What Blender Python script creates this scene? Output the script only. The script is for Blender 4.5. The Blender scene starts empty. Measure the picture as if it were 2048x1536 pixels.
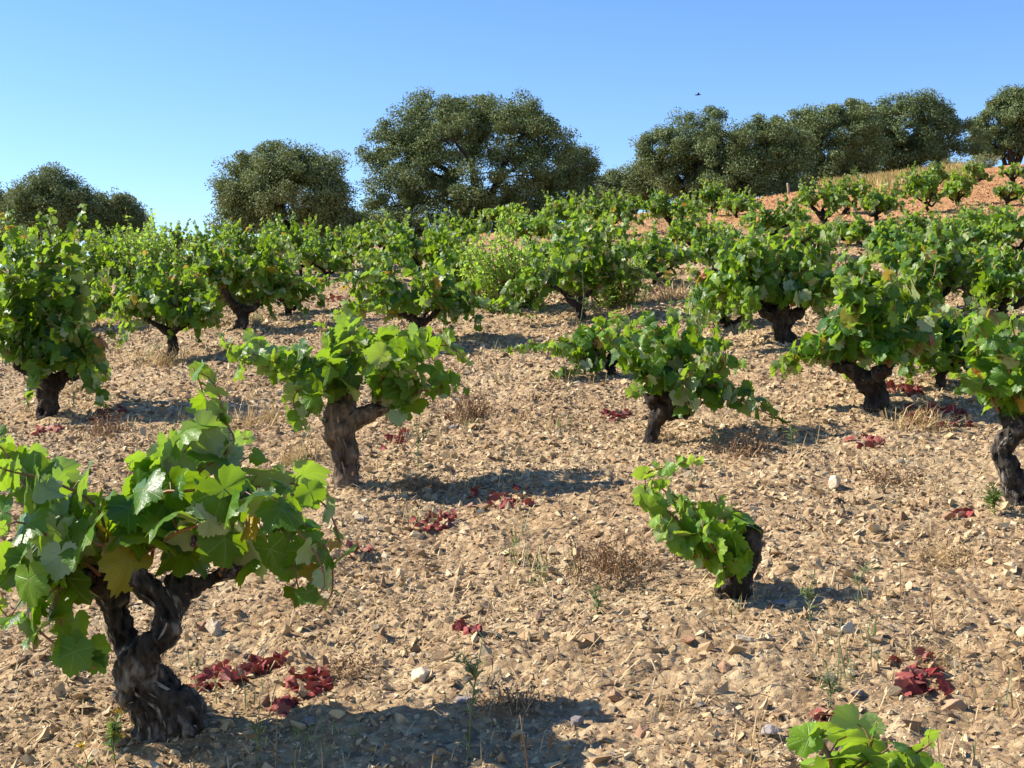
import bpy, bmesh, math, random
import numpy as np
from mathutils import Vector

random.seed(7)
rng = np.random.default_rng(7)
sc = bpy.context.scene
COL = sc.collection

# ------------------------------------------------------------------ camera, light, exposure
F = 2700.0                       # focal length in pixels of the 2048 x 1536 photograph
CAM_Z = 1.5
cam_d = bpy.data.cameras.new('camera')
cam_d.sensor_width = 36.0
cam_d.lens = F / 2048 * 36.0
cam_d.clip_start = 0.05
cam_d.clip_end = 3000
cam = bpy.data.objects.new('camera', cam_d)
COL.objects.link(cam)
cam.location = (0, 0, CAM_Z)
cam.rotation_euler = (math.radians(90), 0, 0)
sc.camera = cam

SUN_ELEV = math.radians(39)
SUN_H = Vector((1.0, -0.20, 0)).normalized()          # horizontal travel of the sunlight
SUN_DIR = Vector((SUN_H.x * math.cos(SUN_ELEV), SUN_H.y * math.cos(SUN_ELEV), -math.sin(SUN_ELEV)))
sun_d = bpy.data.lights.new('sun', 'SUN')
sun_d.energy = 5.0
sun_d.angle = math.radians(0.5)
sun_d.color = (1.0, 0.93, 0.82)
sun = bpy.data.objects.new('sun', sun_d)
COL.objects.link(sun)
sun.rotation_euler = SUN_DIR.to_track_quat('-Z', 'Y').to_euler()

world = bpy.data.worlds.new('World')
sc.world = world
world.use_nodes = True
wn = world.node_tree
wn.nodes.clear()
sky = wn.nodes.new('ShaderNodeTexSky')
sky.sky_type = 'NISHITA'
sky.sun_disc = False
sky.sun_elevation = SUN_ELEV
sky.sun_rotation = math.atan2(-SUN_H.x, -SUN_H.y)
sky.altitude = 600
sky.air_density = 1.0
sky.dust_density = 0.15
sky.ozone_density = 2.0
bg = wn.nodes.new('ShaderNodeBackground')
bg.inputs['Strength'].default_value = 0.104
wo = wn.nodes.new('ShaderNodeOutputWorld')
hs = wn.nodes.new('ShaderNodeHueSaturation')
hs.inputs['Saturation'].default_value = 1.26
hs.inputs['Hue'].default_value = 0.511
wn.links.new(sky.outputs[0], hs.inputs['Color'])
wn.links.new(hs.outputs[0], bg.inputs[0])
wn.links.new(bg.outputs[0], wo.inputs[0])

sc.view_settings.view_transform = 'Standard'
sc.view_settings.look = 'None'
sc.view_settings.exposure = 1.15
sc.view_settings.gamma = 1.0
sc.view_settings.use_curve_mapping = False
sc.render.engine = 'CYCLES'
sc.cycles.max_bounces = 7
sc.cycles.diffuse_bounces = 3
sc.cycles.glossy_bounces = 2
sc.cycles.transmission_bounces = 4
sc.cycles.transparent_max_bounces = 4


# ------------------------------------------------------------------ helpers: noise, ground, pixels
_perm = np.random.default_rng(3).permutation(256)
PERM = np.concatenate([_perm, _perm, _perm])
GRAD = np.array([[1, 1, 0], [-1, 1, 0], [1, -1, 0], [-1, -1, 0], [1, 0, 1], [-1, 0, 1],
                 [1, 0, -1], [-1, 0, -1], [0, 1, 1], [0, -1, 1], [0, 1, -1], [0, -1, -1]], float)


def perlin(P):
    P = np.asarray(P, float)
    I = np.floor(P).astype(np.int64)
    f = P - I
    I &= 255
    u = f * f * f * (f * (f * 6 - 15) + 10)
    out = np.zeros(len(P))
    for dx in (0, 1):
        for dy in (0, 1):
            for dz in (0, 1):
                h = PERM[PERM[PERM[(I[:, 0] + dx) & 255] + ((I[:, 1] + dy) & 255)] + ((I[:, 2] + dz) & 255)] % 12
                g = GRAD[h]
                dot = g[:, 0] * (f[:, 0] - dx) + g[:, 1] * (f[:, 1] - dy) + g[:, 2] * (f[:, 2] - dz)
                w = ((u[:, 0] if dx else 1 - u[:, 0]) * (u[:, 1] if dy else 1 - u[:, 1]) * (u[:, 2] if dz else 1 - u[:, 2]))
                out += w * dot
    return out


def fbm(P, octs=4, gain=0.5):
    a, s, out = 1.0, 1.0, 0
    for k in range(octs):
        out = out + a * perlin(np.asarray(P) * s + 17.3 * k)
        a *= gain
        s *= 2.03
    return out


def softplus(t, s):
    return s * np.logaddexp(0, t / s)


def ground_z(x, y, fine=True):
    x = np.asarray(x, float)
    y = np.asarray(y, float)
    z = 0.1826 * y + 0.0732 * np.clip(x, -60, 60)
    dc = 22.5 + 0.9 * np.clip(x, 0, 12)
    z = z - 0.105 * softplus(y - dc, 1.2) - 0.26 * softplus(y - 50, 3.0) + 0.15 * softplus(y - 75, 5.0)
    P = np.stack([x, y, np.zeros_like(x)], -1).reshape(-1, 3)
    n = 0.035 * perlin(P * 0.7) + 0.03 * perlin(P * 1.9 + 5)
    if fine:
        n = n + 0.024 * perlin(P * 5.3 + 9) + 0.018 * np.abs(perlin(P * 12.0 + 2)) + 0.011 * perlin(P * 27 + 4)
    return z + n.reshape(x.shape)


def gz(x, y):
    return float(ground_z(np.array([x]), np.array([y]))[0])


def y_inf(px):
    return 350 - 150 * px / 2048


def depth_at(px, py):
    return 4050.0 / (py - y_inf(px))


def P3(px, py, d):
    return np.array([(px - 1024) / F * d, d, CAM_Z + (768 - py) / F * d])


def on_ground(px, py):
    d = depth_at(px, py)
    x = (px - 1024) / F * d
    return np.array([x, d, gz(x, d)])


# ------------------------------------------------------------------ helpers: meshes and objects
def make_mesh(name, V, T, mats, mat_idx=None, uv=None, smooth=False, attr=None):
    """V (n,3); T list of face arrays (tris (m,3) or quads (m,4))."""
    V = np.ascontiguousarray(V, dtype=np.float32)
    if isinstance(T, np.ndarray):
        T = [T]
    me = bpy.data.meshes.new(name)
    me.vertices.add(len(V))
    me.vertices.foreach_set('co', V.ravel())
    loops = np.concatenate([t.ravel() for t in T]).astype(np.int32)
    sizes = np.concatenate([np.full(len(t), t.shape[1]) for t in T]).astype(np.int32)
    me.loops.add(len(loops))
    me.loops.foreach_set('vertex_index', loops)
    me.polygons.add(len(sizes))
    starts = np.concatenate([[0], np.cumsum(sizes)[:-1]]).astype(np.int32)
    me.polygons.foreach_set('loop_start', starts)
    me.polygons.foreach_set('loop_total', sizes)
    if mat_idx is not None:
        me.polygons.foreach_set('material_index', np.asarray(mat_idx, np.int32))
    me.polygons.foreach_set('use_smooth', np.full(len(sizes), bool(smooth)))
    if uv is not None:
        l = me.uv_layers.new(name='UVMap')
        l.data.foreach_set('uv', np.asarray(uv, np.float32)[loops].ravel())
    if attr is not None:
        a = me.attributes.new('tint', 'FLOAT', 'POINT')
        a.data.foreach_set('value', np.asarray(attr, np.float32))
    for m in (mats if isinstance(mats, (list, tuple)) else [mats]):
        me.materials.append(m)
    me.update(calc_edges=True)
    return me


def link(name, me, parent=None, loc=None):
    o = bpy.data.objects.new(name, me)
    COL.objects.link(o)
    if parent is not None:
        o.parent = parent
    if loc is not None:
        o.location = loc
    return o


def thing(name, label, cat, loc, group=None, me=None):
    o = bpy.data.objects.new(name, me)
    COL.objects.link(o)
    o.location = tuple(float(v) for v in loc)
    o['label'] = label
    o['category'] = cat
    if group:
        o['group'] = group
    if me is None:
        o.empty_display_size = 0.1
    return o


def setting(name, me, kind='structure'):
    o = link(name, me)
    o['kind'] = kind
    return o


def smooth_path(pts, n):
    """Catmull-Rom through pts (k, c) resampled to n points; all columns interpolated."""
    p = np.asarray(pts, float)
    if len(p) == 2:
        t = np.linspace(0, 1, n)[:, None]
        return p[0] * (1 - t) + p[1] * t
    q = np.vstack([2 * p[0] - p[1], p, 2 * p[-1] - p[-2]])
    seg = np.linalg.norm(np.diff(p[:, :3], axis=0), axis=1) + 1e-6
    cum = np.concatenate([[0], np.cumsum(seg)])
    s = np.linspace(0, cum[-1], n)
    i = np.clip(np.searchsorted(cum, s, side='right') - 1, 0, len(seg) - 1)
    t = ((s - cum[i]) / seg[i])[:, None]
    a, b, c, d = q[i], q[i + 1], q[i + 2], q[i + 3]
    return 0.5 * (2 * b + (c - a) * t + (2 * a - 5 * b + 4 * c - d) * t ** 2 + (3 * b - a - 3 * c + d) * t ** 3)


def tube(path, radii, sides=8, cap=True, lump=0.0, seed=0.0, freq=1.0):
    """Swept tube; returns V, tris."""
    path = np.asarray(path, float)
    n = len(path)
    radii = np.broadcast_to(np.asarray(radii, float), (n,))
    tan = np.gradient(path, axis=0)
    tan /= np.linalg.norm(tan, axis=1)[:, None] + 1e-9
    u = np.zeros((n, 3))
    ref = np.array([0.3, 1.0, 0.1])
    v0 = np.cross(tan[0], ref)
    if np.linalg.norm(v0) < 1e-3:
        v0 = np.cross(tan[0], [1, 0, 0])
    u[0] = v0 / np.linalg.norm(v0)
    for i in range(1, n):
        w = u[i - 1] - tan[i] * np.dot(u[i - 1], tan[i])
        u[i] = w / (np.linalg.norm(w) + 1e-9)
    v = np.cross(tan, u)
    a = np.linspace(0, 2 * np.pi, sides, endpoint=False)
    ring = u[:, None, :] * np.cos(a)[None, :, None] + v[:, None, :] * np.sin(a)[None, :, None]
    R = np.repeat(radii[:, None], sides, 1)
    if lump > 0:
        q = path[:, None, :] * 0 + ring * 1.3
        k = np.arange(n)[:, None, None] * 0.33 * freq + seed
        q = q + k
        R = R * (1 + lump * 1.6 * fbm(q.reshape(-1, 3), 3).reshape(n, sides))
    V = (path[:, None, :] + ring * R[:, :, None]).reshape(-1, 3)
    i = np.arange(n - 1)[:, None] * sides
    j = np.arange(sides)[None, :]
    j2 = (j + 1) % sides
    A = (i + j).ravel(); B = (i + j2).ravel(); Cc = (i + sides + j2).ravel(); D = (i + sides + j).ravel()
    T = np.concatenate([np.stack([A, B, Cc], 1), np.stack([A, Cc, D], 1)])
    if cap:
        V = np.vstack([V, path[0], path[-1]])
        c0, c1 = n * sides, n * sides + 1
        jj = np.arange(sides)
        T = np.concatenate([T, np.stack([np.full(sides, c0), (jj + 1) % sides, jj], 1),
                            np.stack([np.full(sides, c1), (n - 1) * sides + jj, (n - 1) * sides + (jj + 1) % sides], 1)])
    return V, T


def merge(parts):
    Vs, Ts, o = [], [], 0
    for V, T in parts:
        Vs.append(V)
        Ts.append(T + o)
        o += len(V)
    return np.vstack(Vs), np.vstack(Ts)


def voxel(V, T, size):
    me = make_mesh('tmp', V, T, [])
    o = link('tmp', me)
    m = o.modifiers.new('r', 'REMESH')
    m.mode = 'VOXEL'
    m.voxel_size = size
    dg = bpy.context.evaluated_depsgraph_get()
    ev = o.evaluated_get(dg)
    em = ev.to_mesh()
    em.calc_loop_triangles()
    n = len(em.vertices)
    Vo = np.empty(n * 3, np.float32); em.vertices.foreach_get('co', Vo)
    No = np.empty(n * 3, np.float32); em.vertices.foreach_get('normal', No)
    Tt = np.empty(len(em.loop_triangles) * 3, np.int32); em.loop_triangles.foreach_get('vertices', Tt)
    ev.to_mesh_clear()
    bpy.data.objects.remove(o)
    bpy.data.meshes.remove(me)
    return Vo.reshape(-1, 3).astype(float), No.reshape(-1, 3).astype(float), Tt.reshape(-1, 3)


# ------------------------------------------------------------------ materials
class NT:
    def __init__(self, name):
        self.m = bpy.data.materials.new(name)
        self.m.use_nodes = True
        self.t = self.m.node_tree
        self.t.nodes.clear()
        self.out = self.t.nodes.new('ShaderNodeOutputMaterial')

    def n(self, typ, **kw):
        nd = self.t.nodes.new(typ)
        for k, v in kw.items():
            if k == 'props':
                for a, b in v.items():
                    setattr(nd, a, b)
            else:
                key = k if k in nd.inputs else k.replace('_', ' ')
                s = nd.inputs[int(k[1:])] if (k[0] == 'i' and k[1:].isdigit()) else nd.inputs[key]
                if isinstance(v, bpy.types.NodeSocket):
                    self.t.links.new(v, s)
                else:
                    s.default_value = v
        return nd

    def math(self, op, a, b=None, c=None, clamp=False):
        nd = self.t.nodes.new('ShaderNodeMath')
        nd.operation = op
        nd.use_clamp = clamp
        for i, v in enumerate((a, b, c)):
            if v is None:
                continue
            if isinstance(v, bpy.types.NodeSocket):
                self.t.links.new(v, nd.inputs[i])
            else:
                nd.inputs[i].default_value = v
        return nd.outputs[0]

    def mix(self, fac, a, b, blend='MIX'):
        nd = self.t.nodes.new('ShaderNodeMix')
        nd.data_type = 'RGBA'
        nd.blend_type = blend
        for s, v in ((nd.inputs[0], fac), (nd.inputs[6], a), (nd.inputs[7], b)):
            if isinstance(v, bpy.types.NodeSocket):
                self.t.links.new(v, s)
            else:
                s.default_value = v if not isinstance(v, tuple) else (*v, 1)[:4]
        return nd.outputs[2]

    def ramp(self, fac, stops, interp='LINEAR'):
        nd = self.t.nodes.new('ShaderNodeValToRGB')
        nd.color_ramp.interpolation = interp
        e = nd.color_ramp.elements
        while len(e) < len(stops):
            e.new(0.5)
        for k, (p, c) in enumerate(stops):
            e[k].position = p
            e[k].color = (*c, 1) if len(c) == 3 else c
        self.t.links.new(fac, nd.inputs[0])
        return nd.outputs[0]

    def noise(self, vec, scale, detail=4, rough=0.55, dist=0.0):
        nd = self.t.nodes.new('ShaderNodeTexNoise')
        if vec is not None:
            self.t.links.new(vec, nd.inputs['Vector'])
        nd.inputs['Scale'].default_value = scale
        nd.inputs['Detail'].default_value = detail
        nd.inputs['Roughness'].default_value = rough
        nd.inputs['Distortion'].default_value = dist
        return nd.outputs[0]

    def surface(self, s):
        self.t.links.new(s, self.out.inputs[0])


def sstep(nt, v, a, b):
    nd = nt.t.nodes.new('ShaderNodeMapRange')
    nd.interpolation_type = 'SMOOTHSTEP'
    nt.t.links.new(v, nd.inputs[0])
    nd.inputs[1].default_value = a
    nd.inputs[2].default_value = b
    return nd.outputs[0]


def leaf_material(name, stops, back, trans, veins=True, tfac=0.34, rough=0.36, vein_col=(0.24, 0.30, 0.09), spec=0.24, grain=0.0):
    nt = NT(name)
    geo = nt.n('ShaderNodeNewGeometry')
    rnd = geo.outputs['Random Per Island']
    top = nt.ramp(rnd, stops)
    bk = nt.mix(nt.math('MULTIPLY', rnd, 0.55), back, tuple(0.72 * c for c in back))
    normal = None
    if veins:
        uv = nt.n('ShaderNodeUVMap').outputs[0]
        sep = nt.n('ShaderNodeSeparateXYZ', i0=uv)
        X, Y = sep.outputs[0], sep.outputs[1]
        best = None
        sec = None
        for ang in (0, 52, -52, 108, -108):
            ca, sa = math.cos(math.radians(ang)), math.sin(math.radians(ang))
            s = nt.math('ADD', nt.math('MULTIPLY', X, ca), nt.math('MULTIPLY', Y, sa))
            p = nt.math('ABSOLUTE', nt.math('SUBTRACT', nt.math('MULTIPLY', Y, ca), nt.math('MULTIPLY', X, sa)))
            # distance to this main vein, large where behind the petiole point
            beh = nt.math('MULTIPLY', nt.math('LESS_THAN', s, 0.0), 10.0)
            w = nt.math('SUBTRACT', nt.math('ADD', p, beh), nt.math('MULTIPLY', nt.math('SUBTRACT', 1.0, s), 0.010))
            best = w if best is None else nt.math('MINIMUM', best, w)
            ph = nt.math('FRACT', nt.math('SUBTRACT', nt.math('MULTIPLY', s, 6.0), nt.math('MULTIPLY', p, 5.0)))
            ln = nt.math('ABSOLUTE', nt.math('SUBTRACT', ph, 0.5))
            lim = nt.math('MULTIPLY', nt.math('GREATER_THAN', p, nt.math('MULTIPLY', s, 0.52)), 10.0)
            l2 = nt.math('ADD', nt.math('ADD', ln, lim), beh)
            sec = l2 if sec is None else nt.math('MINIMUM', sec, l2)
        main = nt.math('SUBTRACT', 1.0, sstep(nt, best, 0.004, 0.020))
        second = nt.math('MULTIPLY', nt.math('SUBTRACT', 1.0, sstep(nt, sec, 0.02, 0.09)), 0.35)
        vm = nt.math('MAXIMUM', main, second)
        mott = nt.noise(uv, 7.0, 3, 0.6)
        top = nt.mix(nt.math('MULTIPLY', mott, 0.45), top, nt.mix(1.0, top, (1.25, 1.35, 0.9), 'MULTIPLY'))
        top = nt.mix(nt.math('MULTIPLY', vm, 0.55), top, vein_col)
        blem = nt.math('MULTIPLY', sstep(nt, nt.noise(geo.outputs['Position'], 38, 3, 0.6), 0.64, 0.70), nt.math('GREATER_THAN', nt.math('FRACT', nt.math('MULTIPLY', rnd, 37.0)), 0.55))
        top = nt.mix(nt.math('MULTIPLY', blem, 0.75), top, (0.17, 0.12, 0.03))
        bump = nt.n('ShaderNodeBump', Strength=0.35, Distance=0.006,
                    Height=nt.math('SUBTRACT', nt.math('MULTIPLY', mott, 0.6), nt.math('MULTIPLY', vm, 0.8)))
        normal = bump.outputs[0]
    col = nt.mix(geo.outputs['Backfacing'], top, bk)
    kw = dict(Base_Color=col, Roughness=rough)
    pr = nt.n('ShaderNodeBsdfPrincipled', Base_Color=col, Roughness=rough)
    pr.inputs['Specular IOR Level'].default_value = spec
    tcol = nt.mix(nt.math('MULTIPLY', rnd, 0.5), trans, tuple(c * 0.6 for c in trans))
    if veins:
        tcol = nt.mix(nt.math('MULTIPLY', vm, 0.5), tcol, tuple(c * 0.5 for c in trans))
    tr = nt.n('ShaderNodeBsdfTranslucent', Color=tcol)
    if normal is not None:
        nt.t.links.new(normal, pr.inputs['Normal'])
    mx = nt.n('ShaderNodeMixShader', i0=tfac, i1=pr.outputs[0], i2=tr.outputs[0])
    nt.surface(mx.outputs[0])
    return nt.m


M = {}
GREEN = [(0.0, (0.010, 0.042, 0.005)), (0.4, (0.023, 0.080, 0.006)), (0.75, (0.070, 0.160, 0.010)), (1.0, (0.18, 0.27, 0.022))]
GREEN_Y = [(0.0, (0.04, 0.115, 0.008)), (0.5, (0.09, 0.195, 0.012)), (1.0, (0.19, 0.29, 0.025))]
M['leaf'] = leaf_material('vine_leaf', GREEN, (0.35, 0.40, 0.20), (0.36, 0.58, 0.015))
M['leaf_young'] = leaf_material('young_vine_leaf', GREEN_Y, (0.32, 0.40, 0.15), (0.46, 0.68, 0.03))
M['leaf_gold'] = leaf_material('turning_vine_leaf', [(0.0, (0.20, 0.20, 0.025)), (0.5, (0.34, 0.25, 0.03)), (0.8, (0.42, 0.16, 0.03)), (1.0, (0.32, 0.06, 0.03))],
                               (0.36, 0.28, 0.10), (0.60, 0.40, 0.05))
M['leaf_red'] = leaf_material('withered_red_leaf', [(0.0, (0.075, 0.020, 0.016)), (0.25, (0.18, 0.020, 0.022)), (0.6, (0.25, 0.038, 0.036)), (0.85, (0.27, 0.085, 0.07)), (1.0, (0.33, 0.19, 0.14))],
                              (0.27, 0.10, 0.08), (0.30, 0.05, 0.04), tfac=0.15, rough=0.6, vein_col=(0.26, 0.08, 0.05), spec=0.25)
M['leaf_shrub'] = leaf_material('pale_shrub_leaf', [(0.0, (0.094, 0.198, 0.025)), (0.6, (0.190, 0.331, 0.046)), (1.0, (0.316, 0.459, 0.082))],
                                (0.295, 0.433, 0.122), (0.442, 0.662, 0.071), veins=False, tfac=0.5)


def oak_material(name, stops, back):
    nt = NT(name)
    geo = nt.n('ShaderNodeNewGeometry')
    at = nt.n('ShaderNodeAttribute', props=dict(attribute_name='tint'))
    f = nt.math('ADD', nt.math('MULTIPLY', geo.outputs['Random Per Island'], 0.34), nt.math('MULTIPLY', at.outputs['Fac'], 0.66))
    col = nt.mix(geo.outputs['Backfacing'], nt.ramp(f, stops), back)
    pr = nt.n('ShaderNodeBsdfPrincipled', Base_Color=col, Roughness=0.65)
    pr.inputs['Specular IOR Level'].default_value = 0.2
    tr = nt.n('ShaderNodeBsdfTranslucent', Color=(0.17, 0.18, 0.06, 1))
    nt.surface(nt.n('ShaderNodeMixShader', i0=0.22, i1=pr.outputs[0], i2=tr.outputs[0]).outputs[0])
    return nt.m


M['oak'] = oak_material('oak_leaf', [(0.0, (0.060, 0.095, 0.026)), (0.5, (0.113, 0.166, 0.049)), (0.85, (0.166, 0.223, 0.072)), (1.0, (0.224, 0.260, 0.090))], (0.161, 0.215, 0.095))
M['oak_pale'] = oak_material('pale_oak_leaf', [(0.0, (0.076, 0.113, 0.032)), (0.5, (0.143, 0.195, 0.058)), (0.8, (0.206, 0.252, 0.081)), (1.0, (0.297, 0.260, 0.101))], (0.196, 0.252, 0.113))


def bark_material(name, dark, mid, pale, zs=6.0, sc_=55.0):
    nt = NT(name)
    tc = nt.n('ShaderNodeTexCoord').outputs['Object']
    mp = nt.n('ShaderNodeMapping', i0=tc)
    mp.inputs['Scale'].default_value = (1, 1, zs / 55.0 * 1.0)
    warp = nt.noise(tc, 7.0, 2)
    v = nt.n('ShaderNodeVectorMath', props=dict(operation='ADD'), i0=mp.outputs[0],
             i1=nt.n('ShaderNodeVectorMath', props=dict(operation='SCALE'), i0=nt.n('ShaderNodeTexNoise', i0=tc, Scale=6.0).outputs[1], Scale=0.05).outputs[0]).outputs[0]
    fib = nt.noise(v, sc_, 6, 0.62)
    big = nt.noise(tc, 11, 4, 0.6)
    f = nt.math('ADD', nt.math('MULTIPLY', fib, 0.75), nt.math('MULTIPLY', big, 0.35))
    at = nt.n('ShaderNodeAttribute', props=dict(attribute_name='tint'))
    f = nt.math('ADD', nt.math('MULTIPLY', f, 0.6), nt.math('MULTIPLY', at.outputs['Fac'], 0.5))
    col = nt.ramp(f, [(0.40, dark), (0.60, mid), (0.86, pale)])
    bump = nt.n('ShaderNodeBump', Strength=0.9, Distance=0.02, Height=fib)
    pr = nt.n('ShaderNodeBsdfPrincipled', Base_Color=col, Roughness=0.9, Normal=bump.outputs[0])
    pr.inputs['Specular IOR Level'].default_value = 0.2
    nt.surface(pr.outputs[0])
    return nt.m


M['bark'] = bark_material('old_vine_bark', (0.010, 0.008, 0.006), (0.040, 0.030, 0.023), (0.15, 0.118, 0.09))
M['bark_grey'] = bark_material('grey_weathered_vine_bark', (0.008, 0.0065, 0.005), (0.058, 0.046, 0.036), (0.36, 0.315, 0.255))
M['bark_tan'] = bark_material('peeling_vine_bark', (0.03, 0.021, 0.014), (0.13, 0.092, 0.062), (0.33, 0.25, 0.17))
M['oak_bark'] = bark_material('oak_bark', (0.012, 0.010, 0.008), (0.035, 0.03, 0.024), (0.075, 0.062, 0.05), 10, 30)


def simple(name, stops, rough=0.8, trans=None, tfac=0.2, spec=0.2, scale=None):
    nt = NT(name)
    geo = nt.n('ShaderNodeNewGeometry')
    f = geo.outputs['Random Per Island']
    if scale:
        f = nt.math('ADD', nt.math('MULTIPLY', f, 0.6), nt.math('MULTIPLY', nt.noise(nt.n('ShaderNodeTexCoord').outputs['Object'], scale, 5, 0.65), 0.45))
    col = nt.ramp(f, stops)
    pr = nt.n('ShaderNodeBsdfPrincipled', Base_Color=col, Roughness=rough)
    pr.inputs['Specular IOR Level'].default_value = spec
    s = pr.outputs[0]
    if trans:
        tr = nt.n('ShaderNodeBsdfTranslucent', Color=(*trans, 1))
        s = nt.n('ShaderNodeMixShader', i0=tfac, i1=s, i2=tr.outputs[0]).outputs[0]
    nt.surface(s)
    return nt.m


M['cane'] = simple('reddish_cane', [(0.0, (0.16, 0.060, 0.032)), (0.6, (0.24, 0.105, 0.05)), (1.0, (0.22, 0.19, 0.06))], 0.55, spec=0.35)
M['straw'] = simple('dry_straw', [(0.0, (0.30, 0.19, 0.09)), (0.5, (0.50, 0.36, 0.18)), (1.0, (0.62, 0.50, 0.30))], 0.8, (0.5, 0.36, 0.16), 0.25)
M['dry_brown'] = simple('dry_brown_weed', [(0.0, (0.16, 0.085, 0.045)), (0.6, (0.30, 0.19, 0.10)), (1.0, (0.42, 0.30, 0.17))], 0.85)
M['grass_gold'] = simple('golden_grass', [(0.0, (0.28, 0.19, 0.07)), (0.6, (0.44, 0.32, 0.12)), (1.0, (0.55, 0.43, 0.20))], 0.8, (0.45, 0.33, 0.12), 0.3)
M['weed'] = simple('grey_green_weed', [(0.0, (0.09, 0.125, 0.055)), (0.6, (0.16, 0.20, 0.09)), (1.0, (0.26, 0.28, 0.14))], 0.6, (0.28, 0.34, 0.12), 0.3)
M['weed_green'] = simple('green_weed', [(0.0, (0.06, 0.11, 0.03)), (0.6, (0.11, 0.17, 0.05)), (1.0, (0.18, 0.24, 0.08))], 0.6, (0.3, 0.4, 0.08), 0.3)
M['petal'] = simple('yellow_flower', [(0.0, (0.65, 0.42, 0.05)), (1.0, (0.75, 0.55, 0.12))], 0.6)
M['grape'] = simple('purple_grape', [(0.0, (0.035, 0.015, 0.05)), (1.0, (0.11, 0.05, 0.11))], 0.35, spec=0.5)
M['wood'] = simple('weathered_wood', [(0.0, (0.16, 0.12, 0.09)), (1.0, (0.30, 0.24, 0.18))], 0.85, scale=20)
M['feather'] = simple('dark_feathers', [(0.0, (0.02, 0.02, 0.02)), (1.0, (0.05, 0.045, 0.04))], 0.7)
STONE = [(0.0, (0.139, 0.090, 0.055)), (0.2, (0.286, 0.185, 0.100)), (0.45, (0.402, 0.287, 0.157)), (0.75, (0.497, 0.377, 0.222)), (0.95, (0.602, 0.489, 0.316)), (1.0, (0.286, 0.223, 0.175))]


def stone_material(name, stops, scale=30):
    nt = NT(name)
    geo = nt.n('ShaderNodeNewGeometry')
    pos = geo.outputs['Position']
    nz = nt.noise(pos, scale, 5, 0.65)
    f = nt.math('ADD', nt.math('MULTIPLY', geo.outputs['Random Per Island'], 0.78), nt.math('MULTIPLY', nt.math('SUBTRACT', nz, 0.28), 0.42), clamp=True)
    col = nt.ramp(f, stops)
    # redder clay towards the top of the slope on the right
    sep = nt.n('ShaderNodeSeparateXYZ', i0=pos)
    red = sstep(nt, nt.math('ADD', sep.outputs[1], nt.math('MULTIPLY', sep.outputs[0], 0.7)), 13.0, 27.0)
    col = nt.mix(nt.math('MULTIPLY', red, 0.75), col, nt.mix(1.0, col, (1.16, 0.80, 0.58), 'MULTIPLY'))
    bump = nt.n('ShaderNodeBump', Strength=0.5, Distance=0.008, Height=nt.noise(pos, scale * 4, 4, 0.7))
    pr = nt.n('ShaderNodeBsdfPrincipled', Base_Color=col, Roughness=0.9, Normal=bump.outputs[0])
    pr.inputs['Specular IOR Level'].default_value = 0.2
    nt.surface(pr.outputs[0])
    return nt.m


M['stone'] = stone_material('shale_fragments', STONE)
M['rock_pale'] = stone_material('pale_rock', [(0.0, (0.30, 0.22, 0.14)), (0.6, (0.46, 0.37, 0.25)), (1.0, (0.58, 0.50, 0.37))], 14)
M['rock_rust'] = stone_material('rusty_rock', [(0.0, (0.17, 0.085, 0.05)), (0.6, (0.31, 0.18, 0.105)), (1.0, (0.42, 0.29, 0.18))], 14)
M['rock_grey'] = stone_material('grey_slate', [(0.0, (0.15, 0.125, 0.12)), (0.6, (0.24, 0.205, 0.19)), (1.0, (0.34, 0.30, 0.27))], 14)


def ground_material():
    nt = NT('stony_soil')
    geo = nt.n('ShaderNodeNewGeometry')
    pos = geo.outputs['Position']
    sep = nt.n('ShaderNodeSeparateXYZ', i0=pos)
    patch = nt.noise(pos, 0.9, 5, 0.6)
    grit = nt.noise(pos, 42, 6, 0.7)
    vor = nt.n('ShaderNodeTexVoronoi', i0=pos, Scale=38.0)
    vor2 = nt.n('ShaderNodeTexVoronoi', i0=pos, Scale=14.0)
    chip = nt.n('ShaderNodeSeparateColor', i0=vor.outputs['Color']).outputs[0]
    chip2 = nt.n('ShaderNodeSeparateColor', i0=vor2.outputs['Color']).outputs[1]
    f = nt.math('ADD', nt.math('MULTIPLY', chip, 0.35), nt.math('ADD', nt.math('MULTIPLY', grit, 0.45), nt.math('MULTIPLY', chip2, 0.2)))
    col = nt.ramp(f, [(0.2, (0.173, 0.115, 0.065)), (0.45, (0.327, 0.223, 0.121)), (0.65, (0.440, 0.325, 0.183)), (0.85, (0.531, 0.416, 0.254))])
    col = nt.mix(sstep(nt, patch, 0.35, 0.7), col, nt.mix(1.0, col, (0.84, 0.78, 0.72), 'MULTIPLY'))
    red = sstep(nt, nt.math('ADD', sep.outputs[1], nt.math('MULTIPLY', sep.outputs[0], 0.7)), 13.0, 27.0)
    col = nt.mix(nt.math('MULTIPLY', red, 0.8), col, nt.mix(1.0, col, (1.16, 0.80, 0.56), 'MULTIPLY'))
    h = nt.math('ADD', nt.math('MULTIPLY', grit, 0.6), nt.math('ADD', nt.math('MULTIPLY', vor.outputs['Distance'], -0.5), nt.math('MULTIPLY', vor2.outputs['Distance'], -0.6)))
    bump = nt.n('ShaderNodeBump', Strength=0.9, Distance=0.03, Height=h)
    pr = nt.n('ShaderNodeBsdfPrincipled', Base_Color=col, Roughness=0.95, Normal=bump.outputs[0])
    pr.inputs['Specular IOR Level'].default_value = 0.15
    nt.surface(pr.outputs[0])
    return nt.m


M['soil'] = ground_material()

# ------------------------------------------------------------------ the ground
def grid_lines(spans):
    out = []
    for a, b, n, g in spans:
        t = np.linspace(0, 1, n, endpoint=False)
        out.append(a + (b - a) * (t ** g))
    out.append([spans[-1][1]])
    return np.concatenate(out)


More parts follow.
